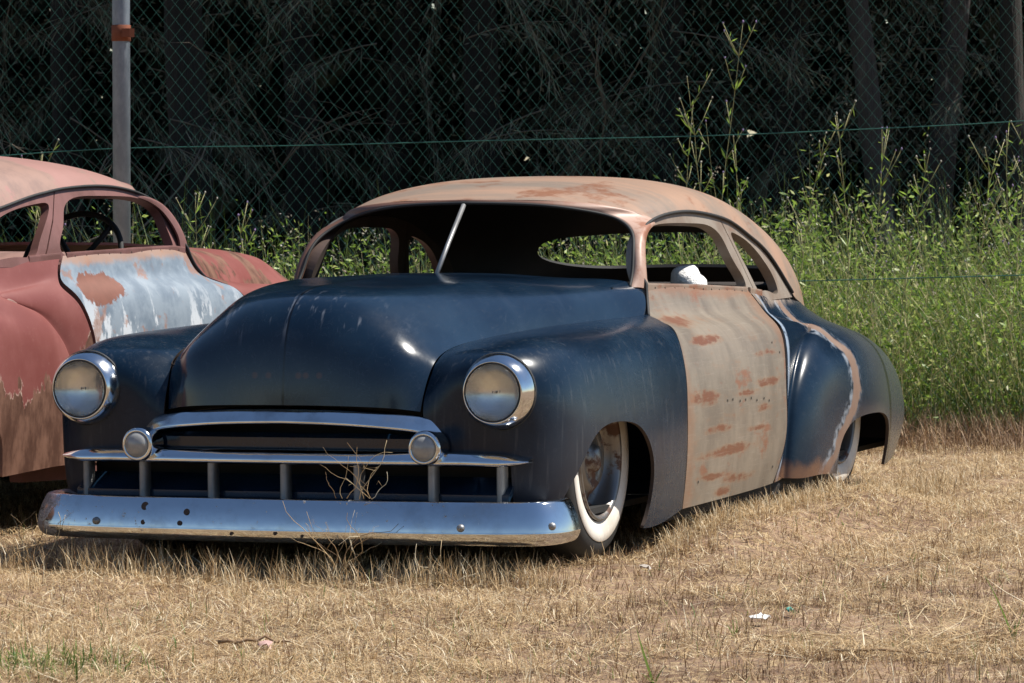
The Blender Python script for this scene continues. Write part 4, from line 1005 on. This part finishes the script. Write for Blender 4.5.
db = blades(np.stack([x, y, 0*x], 1), hcut(l)*rng.uniform(.3, 1.15, n), rng.uniform(.003, .006, n), rng.uniform(0, 6.283, n), np.abs(rng.normal(.4, .3, n)), rng.uniform(-.2, .8, n))
V, F = cat(s1, s2, s3, db); o = fastmesh('weed_stems', V, F, M['stem']); tag(o, 'thin pale stems of the weeds behind the fence', 'weeds', kind='stuff')
tp = np.vstack([t1, t2, t3]); tp = tp[rng.random(len(tp)) < .45]; k = 6; P = np.repeat(tp, k, 0)+rng.normal(0, .018, (len(tp)*k, 3)); n = len(P)
fl = leaves(P, rng.normal(size=(n, 3))+[0, 0, .4], rng.uniform(.008, .02, n), rng.uniform(.006, .012, n))
o = fastmesh('seed_heads', *fl, M['flower']); tag(o, 'small pale seed heads on top of the weeds behind the fence', 'flowers', kind='stuff')

# tall single weeds that stand above the mass
TALL = [(700, 20.9, 1.98, .06, 'tallest branching weed above the blue roof, its tips high up the fence'), (716, 21.2, 1.72, -.05, 'tall thin weed just right of the tallest one'),
        (690, 21.3, 1.60, -.10, 'tall thin weed just left of the tallest one'), (758, 21.0, 1.52, -.16, 'bare leaning weed stalk behind the rear roof slope'), (783, 21.1, 1.46, .05, 'leafy weed stalk behind the rear roof slope'),
        (848, 20.9, 1.54, -.03, 'tall green weed left of the rough lit trunk'), (862, 21.1, 1.42, .04, 'tall green weed in front of the rough lit trunk'), (890, 21.0, 1.38, .08, 'tall green weed right of the rough lit trunk'),
        (1005, 20.9, 1.62, .02, 'tall leafy weed near the right edge in front of the dark trunk'), (1018, 21.1, 1.45, -.06, 'tall leafy weed at the extreme right edge'),
        (740, 21.3, 1.36, .0, 'slender weed with pale buds above the roof slope'), (200, 21.0, 1.15, .05, 'leafy stalk between the two cars, nearer the red roof'), (198+60, 21.2, 1.05, -.05, 'mauve flowering stalk between the two cars'),
        (960, 21.0, 1.36, .05, 'bushy seeding weed between the two right trunks'), (15, 21.1, 1.35, .1, 'leafy stalk above the red roof at the left edge'), (62, 21.2, 1.28, -.05, 'leafy stalk above the red roof beside the post')]
for i, (px, dep, H, ln, lab) in enumerate(TALL):
    p = at(px, dep); q = np.random.default_rng(100+i)
    k = 12; P = [np.zeros(3)]; v = VR*ln+np.array([0, 0, 1.])
    for j in range(k): v = v+q.normal(0, .03, 3); v /= np.linalg.norm(v); P.append(P[-1]+v*H/k)
    P = np.array(P); root = tube('tall_weed', P+p, .0028, M['stem'], None, 5, np.linspace(1, .35, k+1)); tag(root, lab, 'weed')
    LP = []; LD = []; LL = []; br = []; FP = []
    for j in range(3, k):
        nb = 3 if 'bare' not in lab else (1 if j > k-3 else 0)
        for s_ in range(nb):
            a = q.uniform(0, 6.283); dd = np.array([math.cos(a)*.5, math.sin(a)*.5, .85]); LP.append(P[j]); LD.append(dd+[0, 0, -.3]); LL.append(q.uniform(.035, .085))
            if j > 5 and q.random() < .75:
                e = P[j]+dd*q.uniform(.08, .22); br.append(sweep(np.array([P[j], (P[j]+e)/2+[0, 0, -.008], e])+p, circ(.002, 4), True, (.3, .8, .1))); FP.append(e)
                for _ in range(2): LP.append(P[j]+(e-P[j])*q.uniform(.3, .9)); LD.append(q.normal(size=3)*.5+[0, 0, .4]); LL.append(q.uniform(.03, .06))
    LP = np.array(LP)+p; LL = np.array(LL); FP.append(P[-1])
    v, f = leaves(LP, np.array(LD), LL, LL*.135)
    for j in range(len(LP)): raw('leaf', v[4*j:4*j+4], [(0, 1, 2, 3)], M['green'], root, None, False)
    for b_ in br: raw('side_stem', b_[0], b_[1], M['stem'], root)
    fm_ = M['mauve'] if i % 3 == 0 else M['flower']
    for c_ in FP: tilt_ico('flower_head', c_+p, (.0048, .0048, .0065), fm_, root, int(q.integers(1, 999)), .5, 1)

# ------------------------------------------------------------------ woodland
g = Mat('bark with painted sun flecks'); n1 = g.noise(7, 6, .7, g.mp((1, 1, .18))); n2 = g.noise(24, 4, .7, g.mp((1, 1, .3)))
g.set(Base_Color=g.mix(g.rng(n1, .4, .65), (.035, .030, .026), g.mix(g.rng(g.noise(3.5, 5, .7, g.mp((1, 1, .35))), .52, .60), (.07, .058, .05), (.50, .41, .34))), Roughness=.9); g.bump(g.math('ADD', n1, g.math('MULTIPLY', n2, .5)), 1., .06); M['bark'] = g.m  # pale patches are sun flecks painted into the bark colour
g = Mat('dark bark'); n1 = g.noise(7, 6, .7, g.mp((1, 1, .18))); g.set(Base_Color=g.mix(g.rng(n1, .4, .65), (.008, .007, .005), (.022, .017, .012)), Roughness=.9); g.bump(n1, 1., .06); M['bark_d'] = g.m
g = Mat('pale dead wood'); g.set(Base_Color=g.mix(g.noise(12, 4), (.17, .135, .10), (.045, .036, .028)), Roughness=.85); M['deadwood'] = g.m

def crown_vf(seed, cz, rx, rz, n, lsz):
    q = np.random.default_rng(seed); cl = 26
    c = q.normal(size=(cl, 3)); c /= np.linalg.norm(c, axis=1)[:, None]; c *= q.uniform(.25, 1, cl)[:, None]**.5; c = c*[rx, rx, rz]+[0, 0, cz]
    P = c[q.integers(0, cl, n)]+q.normal(0, .30, (n, 3))*[rx*.85, rx*.85, rz*.75]
    L_ = q.uniform(.6, 1.3, n)*lsz; return leaves(P, q.normal(size=(n, 3))+[0, 0, -.3], L_, L_*q.uniform(.35, .6, n))
crowns = []
for k in range(3):
    v, f = crown_vf(300+k, 7.2, 2.9, 3.0, 2700, .34); me = fastmesh('crown', v, f, M['forest']); crowns.append(me.data); bpy.data.objects.remove(me)
def trunk_vf(seed, H, r0, lean, wob=.05, seg=22, n=14):
    q = np.random.default_rng(seed); z = np.linspace(-.1, H, seg); a = q.uniform(0, 6, 4)
    P = np.stack([lean*z+wob*np.sin(z*.9+a[0]), wob*np.sin(z*.7+a[1]), z], 1); rr = r0*(1-.55*z/H)*(1+.5*np.exp(-np.maximum(z, 0)*2.2))
    V, F = sweep(P, circ(1, n), True, (0, 1, 0), rr); V = np.array(V).reshape(seg, n, 3)
    ang = np.linspace(0, 2*math.pi, n, endpoint=False); bmp_ = 1+.10*np.sin(3*ang+a[2])[None]+.05*q.normal(size=(seg, n))
    V = P[:, None]+(V-P[:, None])*bmp_[..., None]; return V.reshape(-1, 3), F, P, rr
TREES = [  # column, distance, trunk radius, lean, label
 (872, 24.2, .072, -.035, 'rough barked tree with sun flecks painted into its bark, behind the weeds at the right'), (942, 25.6, .09, .01, 'thick tree right of the rough lit one'),
 (186, 25.0, .13, .0, 'thick dark trunk just right of the steel post'), (474, 26.5, .12, .02, 'dark trunk behind the middle of the blue roof'), (1006, 23.8, .07, .015, 'slim black trunk near the right edge'),
 (300, 27.5, .11, -.02, 'dark trunk between the post and the blue car roof'), (395, 29.0, .10, .03, 'dim trunk left of the middle, far back'), (590, 28.6, .10, -.02, 'dim trunk right of the middle, far back'),
 (662, 27.2, .09, .05, 'dark slanting trunk above the blue windshield corner'), (792, 28.0, .12, .0, 'dim trunk left of the rough lit one, far back'), (60, 27.0, .10, .04, 'dim trunk above the red roof'),
 (-60, 25.5, .12, .0, 'trunk just outside the left edge'), (1100, 26.0, .13, .0, 'trunk just outside the right edge'), (1260, 24.6, .12, .0, 'trunk well outside the right edge'), (1420, 27.5, .12, .0, 'far trunk beyond the right edge'),
 (720, 31.5, .13, .0, 'trunk in the back row, right of the middle'), (250, 32, .13, .0, 'trunk in the back row, left of the middle'), (980, 32, .13, .0, 'trunk in the back row at the right'), (500, 33, .13, .0, 'trunk in the back row at the middle'),
 (1250, 31, .13, .0, 'back row trunk beyond the right edge'), (20, 32.5, .13, .0, 'trunk in the back row at the left'), (1600, 29, .13, .0, 'farthest tree beyond the right edge')]
for i, (px, dep, r0, lean, lab) in enumerate(TREES):
    p = at(px, dep); q = np.random.default_rng(500+i); H = 8.2*q.uniform(.9, 1.1)
    wob_ = .05 if i > 1 else .10
    t = empty('woodland_tree', tuple(p), (0, 0, YAW)); tag(t, lab, 'tree', 'trees in the shady wood behind the fence')
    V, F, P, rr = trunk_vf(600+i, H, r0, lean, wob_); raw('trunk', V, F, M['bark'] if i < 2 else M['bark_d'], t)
    for b in range(5):
        j = 8+2*b+int(q.integers(0, 2)); a = q.uniform(0, 6.283) if dep > 27 else q.uniform(.3, 2.8); L_ = q.uniform(1.2, 2.4); e = np.array([math.cos(a), math.sin(a), q.uniform(.3, .9)])
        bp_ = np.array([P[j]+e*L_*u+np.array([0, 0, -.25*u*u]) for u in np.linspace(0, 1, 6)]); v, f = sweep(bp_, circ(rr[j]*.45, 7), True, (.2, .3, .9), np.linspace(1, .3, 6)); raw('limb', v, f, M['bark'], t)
    c = bpy.data.objects.new('crown', crowns[i % 3]); link(c, t); c.rotation_euler = (0, 0, q.uniform(0, 6.283)); c.location = (lean*6, max(0., 27.2-dep), q.uniform(-.3, .3))

# low casuarina scrub: drooping grey green needles on thin boughs
def scrub(nb, d0, d1, l0, l1, z0, z1, nn, seed):
    q = np.random.default_rng(seed); out = []; bl = []
    for _ in range(nb):
        c = CAM*[1, 1, 0]+q.uniform(d0, d1)*VF+q.uniform(l0, l1)*VR+np.array([0, 0, q.uniform(z0, z1)])
        v = VR*q.normal(0, 1)+VF*q.normal(0, .4)+np.array([0, 0, q.normal(-.15, .3)]); v /= np.linalg.norm(v); L_ = q.uniform(.35, .9)
        P = np.array([c+v*L_*u+np.array([0, 0, -.22*L_*u*u]) for u in np.linspace(0, 1, 7)]); bl.append(sweep(P, circ(.005, 4), True, (.2, .3, .9), np.linspace(1, .4, 7)))
        u = q.uniform(.1, 1, nn)**.7; i = (u*5.99).astype(int); B = P[i]+(P[i+1]-P[i])*(u*6-i)[:, None]+q.normal(0, .02, (nn, 3))
        D = v*q.uniform(.1, .8, nn)[:, None]+q.normal(0, .30, (nn, 3))+[0, 0, -.7]; out.append(leaves(B, D, q.uniform(.08, .24, nn), q.uniform(.0025, .0055, nn)))
    return cat(*out), joinVF(bl)
(V, F), bl1 = scrub(95, 23.9, 28.5, -4.0, 1.2, .9, 2.7, 110, 41); (V2, F2), bl2 = scrub(30, 24.6, 29, 1.0, 4.5, 1.2, 2.9, 90, 42)
V, F = cat((V, F), (V2, F2)); o = fastmesh('casuarina_scrub', V, F, M['needle']); tag(o, 'grey green wispy sprays hanging in the shade between the trunks', 'scrub', kind='stuff')
V, F = joinVF([bl1, bl2]); o = raw('scrub_boughs', V, F, M['deadwood']); tag(o, 'thin boughs carrying the wispy sprays in the shade', 'scrub', kind='stuff')
q = np.random.default_rng(77); n = 120000
P = CAM[None]*[1, 1, 0]+q.uniform(30, 40, n)[:, None]*VF+q.uniform(-10, 14, n)[:, None]*VR+np.array([0, 0, 1.])*(q.uniform(0, 1, n)**1.3*10)[:, None]; L_ = q.uniform(.18, .42, n)
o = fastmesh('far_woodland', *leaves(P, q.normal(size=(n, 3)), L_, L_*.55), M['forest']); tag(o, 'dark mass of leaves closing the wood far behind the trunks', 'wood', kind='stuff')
# leaf litter on the shaded forest floor
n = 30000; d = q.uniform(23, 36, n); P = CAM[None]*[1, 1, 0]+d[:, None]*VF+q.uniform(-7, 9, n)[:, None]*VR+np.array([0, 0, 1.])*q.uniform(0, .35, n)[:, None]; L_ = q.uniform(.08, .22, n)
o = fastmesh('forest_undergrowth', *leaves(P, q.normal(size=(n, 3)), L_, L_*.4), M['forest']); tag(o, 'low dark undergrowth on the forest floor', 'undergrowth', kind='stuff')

# soft grey olive leaf clumps of the understorey
q = np.random.default_rng(88); nb = 90; c = CAM*[1, 1, 0]+q.uniform(24.6, 29.5, nb)[:, None]*VF+q.uniform(-4.2, 4.6, nb)[:, None]*VR+q.uniform(.4, 2.9, nb)[:, None]*np.array([0, 0, 1.])
P = np.repeat(c, 230, 0)+q.normal(0, 1, (nb*230, 3))*np.repeat(q.uniform(.10, .30, (nb, 1)), 230, 0); n = len(P)
M['understorey'] = leafmat('understorey leaves', [(0, (.035, .038, .024)), (.6, (.085, .085, .058)), (1, (.20, .19, .14))], .3, .7)
o = fastmesh('understorey_leaves', *leaves(P, q.normal(size=(n, 3))+[0, 0, -.6], q.uniform(.03, .08, n), q.uniform(.008, .02, n)), M['understorey']); tag(o, 'soft grey olive leaf clumps in the shade of the wood', 'scrub', kind='stuff')

# bare dead shrubs with pale branches
def dead_shrub(px, dep, H, nb, lean, label, seed, r0=.012):
    p = at(px, dep); q = np.random.default_rng(seed); parts = []
    def grow(a, v, L_, r_, lv):
        k = 9; P = [a]
        for j in range(k): v = v+q.normal(0, .16, 3)+np.array([0, 0, -.02]); v = v/np.linalg.norm(v); P.append(P[-1]+v*L_/k)
        P = np.array(P); parts.append(sweep(P, circ(r_, 6), True, (.31, .77, .12), np.linspace(1, .35, k+1)))
        if lv:
            for _ in range(3):
                j = int(q.integers(3, k)); grow(P[j], v+q.normal(0, .7, 3), L_*q.uniform(.35, .6), r_*.5, lv-1)
    for _ in range(nb): grow(np.array([0, 0, 0.])+q.normal(0, .06, 3)*[1, 1, 0], np.array([0, 0, 1.])+VR*(lean+q.normal(0, .35))+VF*q.normal(0, .2), H*q.uniform(.7, 1.1), r0*q.uniform(.7, 1.3), 2)
    V, F = joinVF(parts); o = raw('dead_shrub', np.array(V)+p, F, M['deadwood']); tag(o, label, 'shrub')
dead_shrub(40, 23.6, 1.75, 4, -.25, 'bare shrub with pale arching branches above the red roof', 21)
dead_shrub(95, 24.4, 2.1, 4, .2, 'bare twiggy shrub just left of the steel post', 22, .008)
dead_shrub(560, 25.4, 2.4, 2, .35, 'bare slanting branches above the middle of the blue roof', 24, .009)

# a far line of trees on the other side of the yard, behind the photographer: seen only in the chrome and the paint
n = 26000; P = CAM[None]*[1, 1, 0]-q.uniform(60, 70, n)[:, None]*VF+q.uniform(-80, 80, n)[:, None]*VR; P[:, 2] = q.uniform(0, 1, n)**1.2*(5.5+2.5*np.sin(P[:, 0]*.21)+1.5*np.sin(P[:, 0]*.57+1)); L_ = q.uniform(.5, 1.1, n)
o = fastmesh('far_tree_line', *leaves(P, q.normal(size=(n, 3)), L_, L_*.6), M['forest']); tag(o, 'distant tree line across the yard, mirrored in the chrome', 'trees', kind='stuff')
